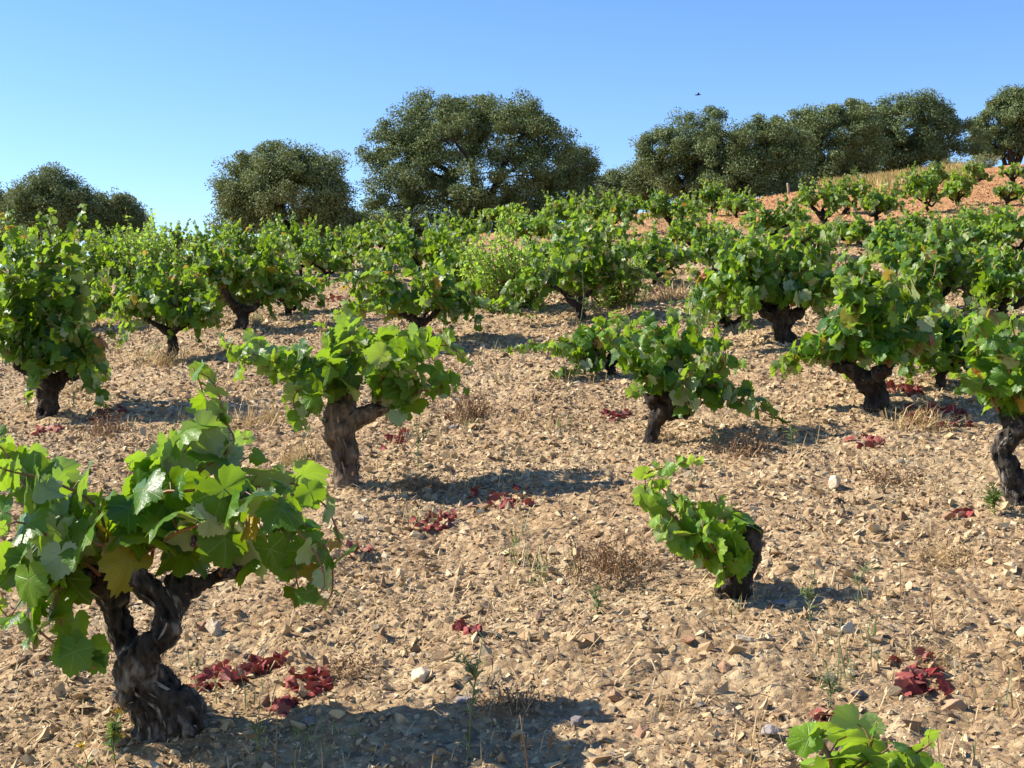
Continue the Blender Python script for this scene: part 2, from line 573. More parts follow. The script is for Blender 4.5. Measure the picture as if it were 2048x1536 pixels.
ys = np.concatenate([np.linspace(-30, 1.5, 20, endpoint=False), np.linspace(1.5, 2.6, 30, endpoint=False),
                     2.6 * (9 / 2.6) ** np.linspace(0, 1, 330, endpoint=False), 9 * (36 / 9.0) ** np.linspace(0, 1, 240, endpoint=False),
                     36 * (900 / 36.0) ** np.linspace(0, 1, 50)])
xp = np.concatenate([np.linspace(0, 4.2, 240, endpoint=False), 4.2 * (13 / 4.2) ** np.linspace(0, 1, 130, endpoint=False),
                     13 * (700 / 13.0) ** np.linspace(0, 1, 45)])
xs = np.concatenate([-xp[:0:-1], xp])
GX, GY = np.meshgrid(xs, ys)
GZ = ground_z(GX, GY)
nx, ny = len(xs), len(ys)
idx = np.arange(nx * ny).reshape(ny, nx)
Q = np.stack([idx[:-1, :-1], idx[:-1, 1:], idx[1:, 1:], idx[1:, :-1]], -1).reshape(-1, 4)
setting('ground', make_mesh('ground', np.stack([GX, GY, GZ], -1).reshape(-1, 3), Q, M['soil'], smooth=True))


# stones -------------------------------------------------------------
def hull_stone(r, npts, flat):
    bm = bmesh.new()
    for _ in range(npts):
        v = r.normal(size=3)
        v /= np.linalg.norm(v)
        v *= r.uniform(0.75, 1.1)
        bm.verts.new((v[0] * r.uniform(0.9, 1.1), v[1] * 0.72, v[2] * flat))
    bmesh.ops.convex_hull(bm, input=bm.verts)
    bmesh.ops.delete(bm, geom=[v for v in bm.verts if not v.link_faces], context='VERTS')
    bmesh.ops.triangulate(bm, faces=bm.faces)
    bm.verts.index_update()
    V = np.array([v.co[:] for v in bm.verts])
    T = np.array([[v.index for v in f.verts] for f in bm.faces])
    bm.free()
    return V, T


SHAPES = [hull_stone(rng, int(rng.integers(6, 10)), rng.uniform(0.25, 0.8)) for _ in range(16)]


def rand_rot(n, tilt):
    """rotation matrices: free yaw, tilt of given spread"""
    yaw = rng.uniform(0, 2 * np.pi, n)
    a = rng.normal(0, tilt, n)
    b = rng.normal(0, tilt, n)
    cy, sy = np.cos(yaw), np.sin(yaw)
    ca, sa = np.cos(a), np.sin(a)
    cb, sb = np.cos(b), np.sin(b)
    z, o = np.zeros(n), np.ones(n)
    Rz = np.stack([cy, -sy, z, sy, cy, z, z, z, o], -1).reshape(n, 3, 3)
    Rx = np.stack([o, z, z, z, ca, -sa, z, sa, ca], -1).reshape(n, 3, 3)
    Ry = np.stack([cb, z, sb, z, o, z, -sb, z, cb], -1).reshape(n, 3, 3)
    return Rz @ Rx @ Ry


def scatter_xy(d0, d1, per_m2, margin):
    area = (d1 - d0) * ((d0 + d1) / 2 * 0.7585 + 2 * margin)
    n = int(area * per_m2)
    y = rng.uniform(d0, d1, int(n * 1.6))
    hw = y * 0.3793 + margin
    keep = rng.uniform(0, d1 * 0.3793 + margin, len(y)) < hw
    y = y[keep][:n]
    x = rng.uniform(-1, 1, len(y)) * (y * 0.3793 + margin)
    return x, y


def build_stones():
    Vs, Ts, off = [], [], 0
    for d0, d1, dens, med, mg in ((2.3, 4.6, 9000, 0.0043, 0.7), (4.6, 8.0, 5200, 0.0056, 0.9), (8.0, 14, 1700, 0.0090, 1.2), (14, 30, 190, 0.016, 1.5)):
        x, y = scatter_xy(d0, d1, dens, mg)
        keep = fbm(np.stack([x * 1.3, y * 1.3, x * 0], -1), 3) + rng.uniform(-0.75, 0.75, len(x)) > -0.5
        x, y = x[keep], y[keep]
        s = med * np.exp(rng.normal(0, 0.78, len(x)))
        s = np.minimum(s, 0.036)
        z = ground_z(x, y) + s * rng.uniform(-0.35, 0.4, len(x))
        which = rng.integers(0, len(SHAPES), len(x))
        for k, (V, T) in enumerate(SHAPES):
            m = which == k
            n = int(m.sum())
            if not n:
                continue
            R = rand_rot(n, 0.6)
            W = np.einsum('nij,vj->nvi', R, V) * s[m][:, None, None]
            W += np.stack([x[m], y[m], z[m]], -1)[:, None, :]
            Vs.append(W.reshape(-1, 3))
            Ts.append((T[None] + (np.arange(n) * len(V))[:, None, None] + off).reshape(-1, 3))
            off += n * len(V)
    setting('stone_rubble', make_mesh('stone_rubble', np.vstack(Vs), np.vstack(Ts), M['stone']), 'stuff')


build_stones()


# ------------------------------------------------------------------ leaves
KEY_T = np.radians([0, 14, 27, 42, 55, 68, 82, 98, 112, 132, 152, 170, 180])
KEY_R = np.array([1.0, 0.93, 0.80, 0.87, 0.94, 0.87, 0.74, 0.80, 0.83, 0.76, 0.66, 0.46, 0.12])


def leaf_template(n, ring, var, teeth, curl=1.0):
    r = np.random.default_rng(100 + var)
    th = np.linspace(-np.pi, np.pi, n, endpoint=False)
    rad = np.interp(np.abs(th), KEY_T, KEY_R)
    rad = rad * (1 + 0.06 * r.normal(size=n) * (0.6 if n > 12 else 0.3))
    if teeth:
        rad = rad * (1 + teeth * np.where(np.arange(n) % 2 == 0, 1, -1) * (np.abs(th) < 2.9))
    out = np.stack([rad * np.cos(th), rad * np.sin(th)], -1)
    pts = [np.zeros((1, 2))]
    T = []
    j = np.arange(n)
    j2 = (j + 1) % n
    if ring:
        inner = out * 0.55
        pts += [inner, out]
        T.append(np.stack([np.zeros(n, int), 1 + j, 1 + j2], 1))
        a, b, c, d = 1 + j, 1 + n + j, 1 + n + j2, 1 + j2
        T += [np.stack([a, b, c], 1), np.stack([a, c, d], 1)]
    else:
        pts += [out]
        T.append(np.stack([np.zeros(n, int), 1 + j, 1 + j2], 1))
    p = np.vstack(pts)
    x, y = p[:, 0], p[:, 1]
    R = np.hypot(x, y)
    ang = np.arctan2(y, x)
    z = (-r.uniform(0.12, 0.48) * curl * x * np.abs(x) + r.uniform(-0.12, 0.36) * np.abs(y)
         - r.uniform(0.05, 0.75) * curl * y * y + r.uniform(0.06, 0.16) * curl * np.sin(3 * ang + r.uniform(0, 6)) * R * R
         + 0.05 * curl * np.sin(7 * ang + r.uniform(0, 6)) * R * R)
    V = np.stack([x, y, z], -1)
    uv = p * 1.0
    return V, np.vstack(T), uv


LOD = {0: [leaf_template(44, True, k, 0.055) for k in range(10)],
       1: [leaf_template(26, False, k, 0.05) for k in range(8)],
       2: [leaf_template(11, False, k, 0) for k in range(8)],
       'dead': [leaf_template(26, True, k, 0.05, curl=2.4) for k in range(8)]}


def place_leaves(pos, tip, nrm, size, lod):
    """arrays (n,3),(n,3),(n,3),(n) -> V, T, uv"""
    n = len(pos)
    nrm = nrm / (np.linalg.norm(nrm, axis=1)[:, None] + 1e-9)
    tip = tip - nrm * np.sum(tip * nrm, 1)[:, None]
    tip = tip / (np.linalg.norm(tip, axis=1)[:, None] + 1e-9)
    lat = np.cross(nrm, tip)
    B = np.stack([tip, lat, nrm], -1)
    tmpl = LOD[lod]
    which = rng.integers(0, len(tmpl), n)
    TV = np.stack([t[0] for t in tmpl])[which]
    asp = rng.uniform(0.85, 1.12, n)
    TV = TV * np.stack([np.ones(n), asp, rng.uniform(0.6, 1.3, n)], -1)[:, None, :]
    W = np.einsum('nij,nvj->nvi', B, TV) * size[:, None, None] + pos[:, None, :]
    nv = TV.shape[1]
    T = tmpl[0][1]
    Ts = (T[None] + (np.arange(n) * nv)[:, None, None]).reshape(-1, 3)
    uv = np.stack([t[2] for t in tmpl])[which].reshape(-1, 2)
    return W.reshape(-1, 3), Ts, uv, len(T)


def leaves_on_shoot(path, axis, size, spacing, lod, gold=0.015, droop=0.75, tip_small=0.42, start=0.08):
    """Leaves along a shoot path; returns mesh arrays for leaves, plus petiole tubes."""
    seg = np.linalg.norm(np.diff(path, axis=0), axis=1)
    cum = np.concatenate([[0], np.cumsum(seg)])
    L = cum[-1]
    n = max(3, int(L * (1 - start) / spacing))
    s = L * start + (np.arange(n) + rng.uniform(0.2, 0.8, n)) / n * L * (1 - start)
    node = np.stack([np.interp(s, cum, path[:, k]) for k in range(3)], -1)
    tan = np.stack([np.interp(s, cum, np.gradient(path[:, k], cum + np.arange(len(cum)) * 1e-6)) for k in range(3)], -1)
    tan /= np.linalg.norm(tan, axis=1)[:, None] + 1e-9
    rel = s / L
    sz = size * np.interp(rel, [0, 0.25, 0.7, 1.0], [0.9, 1.1, 0.9, tip_small]) * rng.uniform(0.6, 1.25, n)
    side = np.cross(tan, np.array([0, 0, 1.0]) + rng.normal(0, 0.3, (n, 3)))
    side /= np.linalg.norm(side, axis=1)[:, None] + 1e-9
    alt = np.where(np.arange(n) % 2 == 0, 1, -1)[:, None]
    pet = side * alt * 0.8 + np.array([0, 0, 0.35]) + tan * 0.25 + rng.normal(0, 0.35, (n, 3))
    pet /= np.linalg.norm(pet, axis=1)[:, None]
    pos = node + pet * (sz * rng.uniform(0.35, 0.85, n))[:, None]
    outw = pos - axis
    outw[:, 2] *= 0.3
    outw /= np.linalg.norm(outw, axis=1)[:, None] + 1e-9
    tosun = -np.array(SUN_DIR)
    nrm = outw * 0.42 + np.array([0, 0, 0.24]) + tosun * 0.18 + rng.normal(0, 0.62, (n, 3)) * np.array([1, 1, 0.75])
    tip = outw * 0.45 + pet * 0.5 + np.array([0, 0, -1.35 * droop]) + rng.normal(0, 0.38, (n, 3))
    g = ground_z(pos[:, 0], pos[:, 1])
    ok = pos[:, 2] > g + 0.02
    pos[:, 2] = np.maximum(pos[:, 2], g + sz * 0.5)
    return node[ok], pos[ok], tip[ok], nrm[ok], sz[ok]


def shoot_objects(parent, base, path, r0, leaf, lod, spacing, mat, gold, axis, droop=0.75, split=True):
    node, pos, tip, nrm, sz = leaves_on_shoot(path, axis, leaf, spacing, lod, droop=droop)
    if len(pos) == 0:
        return None
    V, T, uv, nt_ = place_leaves(pos, tip, nrm, sz, lod)
    gm = (rng.uniform(0, 1, len(pos)) < gold)
    mi = np.repeat(gm.astype(int), nt_)
    rr = np.linspace(r0, r0 * 0.35, len(path))
    parts = [tube(path, rr, 6 if lod == 0 else 4, True)]
    if lod in (0, 1):
        for a, b, q in zip(node, pos, sz):
            mid = (a + b) / 2 + np.array([0, 0, 0.15 * q])
            parts.append(tube(np.array([a, mid, b]), q * 0.017 + 0.0004, 4, False))
    return parts, (V, T, uv, mi)


VINE_GROUP = 'gnarled bush vines on the stony slope'


def vine_trunk(tubes, base, res, amp, mat, fine):
    """tubes: list of (k,4) world arrays (x,y,z,r) -> mesh in local coordinates of base"""
    parts = []
    for i, t in enumerate(tubes):
        p = smooth_path(t, max(8, len(t) * (9 if fine else 4)))
        n = len(p)
        tt = np.gradient(p[:, :3], axis=0)
        tt /= np.linalg.norm(tt, axis=1)[:, None] + 1e-9
        e1 = np.cross(tt, [0.25, 0.9, 0.35]); e1 /= np.linalg.norm(e1, axis=1)[:, None] + 1e-9
        e2 = np.cross(tt, e1)
        ns = 5 if fine else 3
        ph0 = random.uniform(0, 6.28)
        tw = random.choice((-1, 1)) * random.uniform(2.0, 4.0)
        for k in range(ns):
            a = ph0 + 6.283 * k / ns + tw * np.linspace(0, 1, n) + 0.5 * perlin(np.stack([np.arange(n) * .17 + k * 9.1 + i, np.zeros(n), np.zeros(n) + .5], -1))
            rr = p[:, 3] * (0.60 + 0.22 * perlin(np.stack([np.arange(n) * .21 + k * 5.3, np.zeros(n) + i, np.zeros(n) + .3], -1)))
            q = p[:, :3] + (e1 * np.cos(a)[:, None] + e2 * np.sin(a)[:, None]) * (p[:, 3] * 0.56)[:, None]
            parts.append(tube(q, np.maximum(rr * 0.86, 0.004), 10 if fine else 7, True, 0.16, k + i * 3.7 + base[0], 1.0))
        p[:, 3] *= 0.72
        parts.append(tube(p[:, :3], np.maximum(p[:, 3], 0.004), 18 if fine else 10, True, 0.16 if fine else 0.30, i * 3.7 + base[0], 1.0))
    V, T = merge(parts)
    V = V - base
    if res:
        V, N, T = voxel(V, T, res)
        tw = V.copy()
        ang = V[:, 2] * 5.0
        tw[:, 0] = V[:, 0] * np.cos(ang) - V[:, 1] * np.sin(ang)
        tw[:, 1] = V[:, 0] * np.sin(ang) + V[:, 1] * np.cos(ang)
        q = tw * np.array([34, 34, 7.0]) + base
        q2 = tw * np.array([80, 80, 16.0]) + base
        rid = 1 - np.abs(perlin(q)) * 2.2
        rid2 = 1 - np.abs(perlin(q2)) * 2.2
        lump = fbm(V * 11.0 + base, 3)
        disp = amp * (0.9 * lump + 0.75 * rid + 0.4 * rid2 - 0.6)
        knot = fbm(V * 19.0 + base + 40, 2)
        disp = disp + amp * (1.5 * np.clip(knot - 0.28, 0, 1) - 3.0 * np.clip(-knot - 0.36, 0, 1))
        V = V + N * disp[:, None]
        tint = np.clip(0.46 + 0.30 * disp / amp, 0, 1)
        # loose strips of bark lying on the wood
        sv, st, so = [], [], len(V)
        for t in tubes:
            p = smooth_path(t, 40)
            L = np.sum(np.linalg.norm(np.diff(p[:, :3], axis=0), axis=1))
            for _ in range(int(L * 85)):
                i0 = random.randint(0, 32)
                m = random.randint(4, 8)
                q = p[i0:i0 + m] - np.array([*base, 0])
                tt = q[-1, :3] - q[0, :3]
                tt /= np.linalg.norm(tt) + 1e-9
                a = np.array([random.gauss(0, 1) for _ in range(3)])
                a -= tt * np.dot(a, tt); a /= np.linalg.norm(a) + 1e-9
                b = np.cross(tt, a)
                w = random.uniform(0.0015, 0.0045)
                lift = 1.0 + np.abs(np.linspace(-1, 1, len(q)) + random.uniform(-.6, .6)) ** 2 * random.uniform(0.05, 0.22)
                c = q[:, :3] + a * (q[:, 3] * lift * 1.03)[:, None] + b * np.linspace(0, random.uniform(-.02, .02), len(q))[:, None]
                ww = w * np.sin(np.linspace(0.35, 2.8, len(q)))
                L_, R_ = c - b * ww[:, None], c + b * ww[:, None]
                V2 = np.stack([L_, R_], 1).reshape(-1, 3)
                k = np.arange(len(q) - 1)[:, None] * 2
                sv.append(V2); st.append(np.concatenate([k + [0, 1, 3], k + [0, 3, 2]]) + so); so += len(V2)
        if sv:
            nv = so - len(V)
            V = np.vstack([V] + sv); T = np.vstack([T] + st)
            tint = np.concatenate([tint, np.random.default_rng(1).uniform(0.35, 1.0, nv // 2).repeat(2)[:nv]])
        return make_mesh('trunk', V, T, mat, smooth=True, attr=tint)
    return make_mesh('trunk', V, T, mat, smooth=True, attr=np.full(len(V), 0.3))


def build_vine(label, base_px, tubes_px=None, head_px=None, box=None, shoots=(), leaf=0.075, lod=1, n_shoots=None,
               mat='leaf', bark='bark', gold=0.015, fill=2.0, spacing=0.055, base_d=None, depth_scale=0.75, droop=0.75,
               group=VINE_GROUP, thick=1.0, grapes=None, extra_gold=()):
    bx, by = base_px
    d = base_d or depth_at(bx, by)
    base = np.array([(bx - 1024) / F * d, d, 0.0])
    base[2] = gz(base[0], base[1])
    m_px = d / F
    root = thing('grapevine', label, 'grapevine', base, group)
    # ---- trunk
    fine = lod == 0
    if tubes_px:
        tubes = []
        for tb in tubes_px:
            tubes.append(np.array([[*P3(x, y, d + dd), r * m_px * 0.76] for x, y, dd, r in tb]))
        head = tubes[0][-1][:3]
        arms = [t[-1][:3] for t in tubes]
    else:
        head = P3(head_px[0], head_px[1], d)
        head[2] -= 0.22 * max(0, head[2] - base[2])
        hgt = max(0.08, head[2] - base[2])
        r = (0.033 + 0.022 * random.random()) * thick * min(1.25, 0.55 + hgt)
        b0 = base - np.array([0, 0, 0.05])
        mid = (base + head) / 2 + np.array([random.uniform(-.25, .25) * hgt, random.uniform(-.2, .2) * hgt, 0])
        tubes = [np.array([[*b0, r * 1.25], [*(base * .75 + head * .25 + (mid - (base + head) / 2) * .6), r], [*mid, r * 0.95], [*head, r * 1.15]])]
        arms = []
        na = random.choice((3, 4, 4))
        a0 = random.uniform(0, 6.28)
        for k in range(na):
            a = a0 + 6.283 * k / na + random.uniform(-.4, .4)
            ln = random.uniform(0.09, 0.19) * (0.7 + 0.4 * thick)
            e = head + np.array([math.cos(a) * ln, math.sin(a) * ln, random.uniform(0.0, 0.14)])
            mm = (head + e) / 2 + np.array([0, 0, random.uniform(-.05, .03)])
            tubes.append(np.array([[*(head - np.array([0, 0, r * .5])), r * .9], [*mm, r * .62], [*e, r * .48]]))
            arms.append(e)
    res = None
    if d < 5:
        res = 0.0055
    elif d < 14.5:
        res = 0.011
    link('trunk', vine_trunk(tubes, base, res, 0.011 if d < 5 else 0.013, M[bark], d < 14.5), root)
    # ---- shoots
    axis = np.array([base[0], base[1], head[2]])
    paths = []
    for s in shoots:
        p = smooth_path(np.array([P3(x, y, d + dd) for x, y, dd in s]), 22)
        jit = fbm(p * 9.0 + len(paths) * 3.1, 2)
        p = p + np.stack([jit, np.roll(jit, 5), np.roll(jit, 9)], -1) * 0.008
        paths.append(p)
    if box:
        x0, y0, x1, y1 = box
        y0 -= 0.10 * (y1 - y0)
        if not tubes_px:
            y1 = max(y1, by - 0.16 * (by - y0)) if head_px[1] < by - 12 else y1
        c = P3((x0 + x1) / 2, (y0 + y1) / 2, d)
        hw, hh = (x1 - x0) / 2 * m_px * (1.06 if d < 9 else 1.26 if d < 12 else 1.34 if d < 17 else 1.22), (y1 - y0) / 2 * m_px * (1.04 if d < 17 else 1.0)
        target = 2.3 * fill * (2 * hw * 2 * hh) / (leaf * leaf * 1.7)
        count = 0
        tries = 0
        if not tubes_px and d > 4:
            for k in range(random.randint(3, 5)):      # tall upright canes
                A = random.choice(arms)
                T_ = np.array([c[0] + random.uniform(-.8, .8) * hw, c[1] + random.uniform(-.5, .5) * hw, c[2] + hh * random.uniform(0.92, 1.18)])
                A2 = A + (T_ - A) * np.array([.3, .3, 0])
                paths.append(smooth_path(np.array([A, A2 * .6 + T_ * .4 + rng.normal(0, .03, 3), T_]), 14))
            for k in range(random.randint(4, 6)):      # canes arching over and hanging to the ground
                A = random.choice(arms)
                a = random.uniform(0, 6.28)
                T_ = np.array([A[0] + math.cos(a) * hw * random.uniform(.55, 1.15), A[1] + math.sin(a) * hw * random.uniform(.5, 1.0), 0])
                T_[2] = gz(T_[0], T_[1]) + random.uniform(0.04, 0.22)
                top_ = A * .45 + T_ * .55
                top_[2] = A[2] + random.uniform(-.02, .15)
                paths.append(smooth_path(np.array([A, top_, T_]), 14))
        while count < target and len(paths) < 95 and tries < 260:
            tries += 1
            ph = random.uniform(-0.75, math.pi + 0.75) if random.random() < 0.82 else random.uniform(0, 6.28)
            rad = random.uniform(0.35, 1.15)
            ex = abs(math.cos(ph)) ** 0.75 * math.copysign(1, math.cos(ph)) * rad
            ez = abs(math.sin(ph)) ** 0.75 * math.copysign(1, math.sin(ph)) * rad
            dep = random.uniform(-1, 1) * hw * depth_scale
            T_ = np.array([c[0] + ex * hw * 0.93, c[1] + dep, c[2] + ez * hh * 1.0])
            T_[2] = max(T_[2], gz(T_[0], T_[1]) + leaf * 0.8)
            A = arms[min(range(len(arms)), key=lambda i: np.linalg.norm(arms[i] - T_) + random.uniform(0, 0.25))]
            if d > 9 and ez > 0.25 and random.random() < 0.6:
                A = A + np.array([(T_[0] - A[0]) * 0.35, (T_[1] - A[1]) * 0.35, 0.0])
            M_ = A * 0.5 + T_ * 0.5 + np.array([random.uniform(-.2, .2) * hw, random.uniform(-.2, .2) * hw, hh * random.uniform(0.05, 0.4) * (1.3 if ez < 0.2 else 0.0)])
            p = smooth_path(np.array([A, M_, T_]), 14)
            ln = np.sum(np.linalg.norm(np.diff(p, axis=0), axis=1))
            if ln < 0.1:
                continue
            paths.append(p)
            count += ln / spacing
    allp, allV, allT, allU, allM, off = [], [], [], [], [], 0
    split = d < 12.5
    for k, p in enumerate(paths):
        r0 = 0.0055 if d < 7 else 0.005
        res_ = shoot_objects(root, base, p, r0, leaf, lod, spacing, mat, gold if k not in extra_gold else 0.3, axis, droop)
        if res_ is None:
            continue
        parts, (V, T, uv, mi) = res_
        cv, ct = merge(parts)
        if split:
            so = link('shoot', make_mesh('shoot', cv - base, ct, M['cane'], smooth=True), root)
            link('foliage', make_mesh('foliage', V - base, T, [M[mat], M['leaf_gold']], mat_idx=mi, uv=uv, smooth=True), so)
        else:
            allp.append((cv, ct))
            allV.append(V); allT.append(T + off); allU.append(uv); allM.append(mi)
            off += len(V)
    if allV:
        cv, ct = merge(allp)
        so = link('canes', make_mesh('canes', cv - base, ct, M['cane'], smooth=True), root)
        link('foliage', make_mesh('foliage', np.vstack(allV) - base, np.vstack(allT), [M[mat], M['leaf_gold']],
                                  mat_idx=np.concatenate(allM), uv=np.vstack(allU), smooth=True), root)
    for gx, gy, dd, nb in (grapes or ()):
        c = P3(gx, gy, d + dd)
        bm = bmesh.new()
        for k in range(nb):
            rr = np.array([random.gauss(0, .011), random.gauss(0, .011), -abs(random.gauss(0, .022))])
            ret = bmesh.ops.create_icosphere(bm, subdivisions=2, radius=random.uniform(0.0065, 0.0085))
            bmesh.ops.translate(bm, verts=ret['verts'], vec=Vector(c + rr - base))
        me = bpy.data.meshes.new('grape_bunch')
        bm.to_mesh(me)
        bm.free()
        me.polygons.foreach_set('use_smooth', [True] * len(me.polygons))
        me.materials.append(M['grape'])
        link('grape_bunch', me, root)
    return root


# ---- the big vine in the foreground
build_vine('big foreground vine with a thick twisted trunk and large dark leaves', (312, 1466),
           tubes_px=[
               [(330, 1500, 0, 74), (325, 1440, 0, 72), (312, 1390, -.01, 68), (270, 1350, -.06, 50), (298, 1295, -.09, 38), (338, 1245, -.08, 34), (322, 1200, -.07, 32), (290, 1170, -.07, 31), (258, 1148, -.06, 28), (268, 1132, -.03, 20)],
               [(340, 1450, .06, 66), (305, 1365, .08, 48), (252, 1280, .09, 34), (230, 1215, .07, 33), (205, 1170, .04, 30), (182, 1150, 0, 26), (152, 1160, -.03, 13)],
               [(234, 1215, .06, 30), (240, 1165, .06, 27), (250, 1125, .05, 20)],
               [(322, 1262, -.03, 27), (348, 1215, .01, 30), (364, 1178, .03, 28), (405, 1166, .03, 25), (440, 1150, .01, 19), (495, 1134, -.02, 11)],
               [(360, 1180, .03, 27), (345, 1150, .03, 22)],
               [(310, 1385, -.02, 46), (268, 1392, -.07, 34), (240, 1376, -.09, 20)],
               [(350, 1400, -.02, 48), (385, 1420, -.03, 30), (385, 1470, -.02, 36)],
           ],
           shoots=[
               [(190, 1150, 0), (130, 1170, -.1), (110, 1215, -.14), (150, 1280, -.16), (205, 1330, -.18)],
               [(238, 1128, .02), (215, 1080, 0), (190, 1010, -.05), (110, 965, -.1), (30, 945, -.15), (-50, 915, -.2)],
               [(232, 1110, 0), (245, 1050, -.05), (290, 1003, -.09), (335, 985, -.12), (430, 985, -.16), (530, 1010, -.2), (610, 1080, -.24), (650, 1150, -.26), (630, 1200, -.26)],
               [(262, 1130, .02), (285, 1000, .05), (335, 930, .08), (385, 855, .1), (410, 795, .12), (385, 738, .12)],
               [(262, 1130, .03), (300, 1000, .07), (370, 900, .08), (440, 830, .09), (430, 770, .1), (400, 745, .1)],
               [(262, 1130, .03), (320, 1010, .05), (420, 930, .06), (470, 880, .08), (440, 830, .1)],
               [(350, 1150, .03), (400, 1060, .06), (440, 975, .08), (480, 925, .1), (515, 905, .1)],
               [(190, 1150, .02), (150, 1050, .12), (90, 970, .16), (30, 935, .2)],
               [(270, 1120, 0), (340, 1075, -.12), (430, 1035, -.17), (520, 1005, -.17), (600, 990, -.15), (640, 1005, -.14)],
               [(200, 1150, 0), (110, 1085, -.1), (40, 1045, -.2), (-20, 1070, -.25)],
               [(245, 1128, 0), (200, 1090, -.14), (130, 1100, -.2), (80, 1155, -.22), (20, 1230, -.25)],
               [(280, 1130, 0), (300, 1060, -.06), (290, 975, -.04), (245, 925, 0)],
               [(440, 1150, 0), (470, 1090, -.06), (530, 1060, -.1), (580, 1110, -.15), (600, 1180, -.2)],
               [(300, 1130, .04), (330, 1020, .1), (400, 930, .14), (450, 890, .16), (500, 880, .16)],
               [(180, 1150, 0), (110, 1180, -.12), (60, 1230, -.18), (120, 1300, -.22), (190, 1340, -.22)],
               [(180, 1150, 0), (60, 1130, .05), (-20, 1170, .05), (20, 1240, 0)],
               [(440, 1150, 0), (520, 1080, -.02), (600, 1050, -.1), (655, 1100, -.15), (668, 1180, -.18), (640, 1225, -.18)],
               [(350, 1150, .03), (450, 1020, .06), (560, 960, .1), (650, 1010, .1), (680, 1090, .06)],
               [(190, 1150, 0), (70, 1000, 0), (0, 890, .05), (-60, 870, .05)],
               [(190, 1150, .03), (140, 1020, .1), (60, 930, .14), (-10, 880, .16)],
               [(180, 1150, 0), (90, 1130, -.02), (10, 1110, 0), (-60, 1150, 0)],
           ], leaf=0.074, lod=0, spacing=0.039, gold=0.03, bark='bark_grey', grapes=[(395, 1062, -.08, 9), (470, 1120, -.02, 3)], droop=0.7)

build_vine('vine with tan peeling bark standing alone behind the foreground vine, one arm reaching right', (690, 978),
           tubes_px=[
               [(690, 996, 0, 34), (692, 945, 0, 32), (692, 905, 0, 33), (680, 862, 0, 38), (676, 832, 0, 36), (690, 806, 0, 27)],
               [(690, 845, 0, 32), (720, 838, 0, 24), (742, 820, 0, 21), (790, 806, 0, 18), (835, 786, .05, 12)],
               [(682, 830, .05, 26), (692, 790, .08, 30), (702, 752, .1, 16)],
           ],
           shoots=[
               [(680, 800, 0), (640, 760, 0), (560, 728, -.1), (500, 708, -.1), (445, 690, -.1)],
               [(680, 800, 0), (620, 770, -.1), (588, 800, -.15), (612, 862, -.2)],
               [(690, 790, 0), (640, 730, -.05), (590, 705, -.1), (560, 740, -.1)],
               [(700, 770, .05), (700, 700, .05), (700, 640, .1), (690, 600, .1)],
               [(750, 812, 0), (780, 740, -.05), (840, 700, -.1), (900, 695, -.1), (942, 730, -.1)],
               [(800, 800, 0), (850, 780, -.1), (900, 760, -.1), (935, 780, -.1)],
               [(760, 812, 0), (760, 740, -.1), (740, 690, -.1), (720, 660, -.1)],
               [(820, 790, 0), (812, 820, -.1), (790, 855, -.1)],
               [(700, 780, 0), (660, 740, -.15), (640, 790, -.2), (640, 840, -.2)],
               [(740, 815, 0), (800, 700, .1), (850, 665, .15), (905, 690, .15)],
               [(700, 760, .1), (730, 700, .15), (790, 680, .2), (860, 700, .2)],
               [(680, 800, 0), (600, 740, .1), (520, 690, .15), (500, 660, .15)],
               [(700, 770, .05), (670, 690, .1), (650, 650, .12)],
               [(780, 806, 0), (820, 750, -.15), (870, 740, -.2), (880, 800, -.2)],
               [(690, 790, 0), (560, 740, .05), (480, 720, .05), (440, 670, .05)],
               [(760, 810, 0), (770, 720, -.2), (820, 690, -.22), (830, 760, -.25)],
           ], leaf=0.063, lod=0, spacing=0.022, bark='bark_tan', gold=0.01)

build_vine('knobbly vine with a lumpy dark head and one long shoot trailing to the ground', (1300, 884),
           tubes_px=[
               [(1296, 905, 0, 20), (1302, 870, 0, 16), (1312, 840, 0, 19), (1328, 812, 0, 28), (1314, 788, 0, 36), (1300, 765, 0, 28)],
               [(1335, 820, 0, 30), (1362, 808, 0, 32), (1382, 788, 0, 22)],
               [(1315, 785, .05, 34), (1340, 765, .05, 26), (1350, 750, .04, 16)],
               [(1345, 815, -.02, 22), (1372, 812, -.03, 18)]],
           box=(1160, 625, 1510, 800), fill=2.1,
           shoots=[[(1382, 788, 0), (1430, 785, -.1), (1480, 800, -.15), (1540, 830, -.2), (1592, 858, -.2)],
                   [(1382, 788, 0), (1440, 770, -.1), (1500, 790, -.1), (1530, 815, -.15)],
                   [(1350, 770, -.05), (1370, 790, -.15), (1385, 830, -.18)]],
           leaf=0.051, lod=0, spacing=0.025)

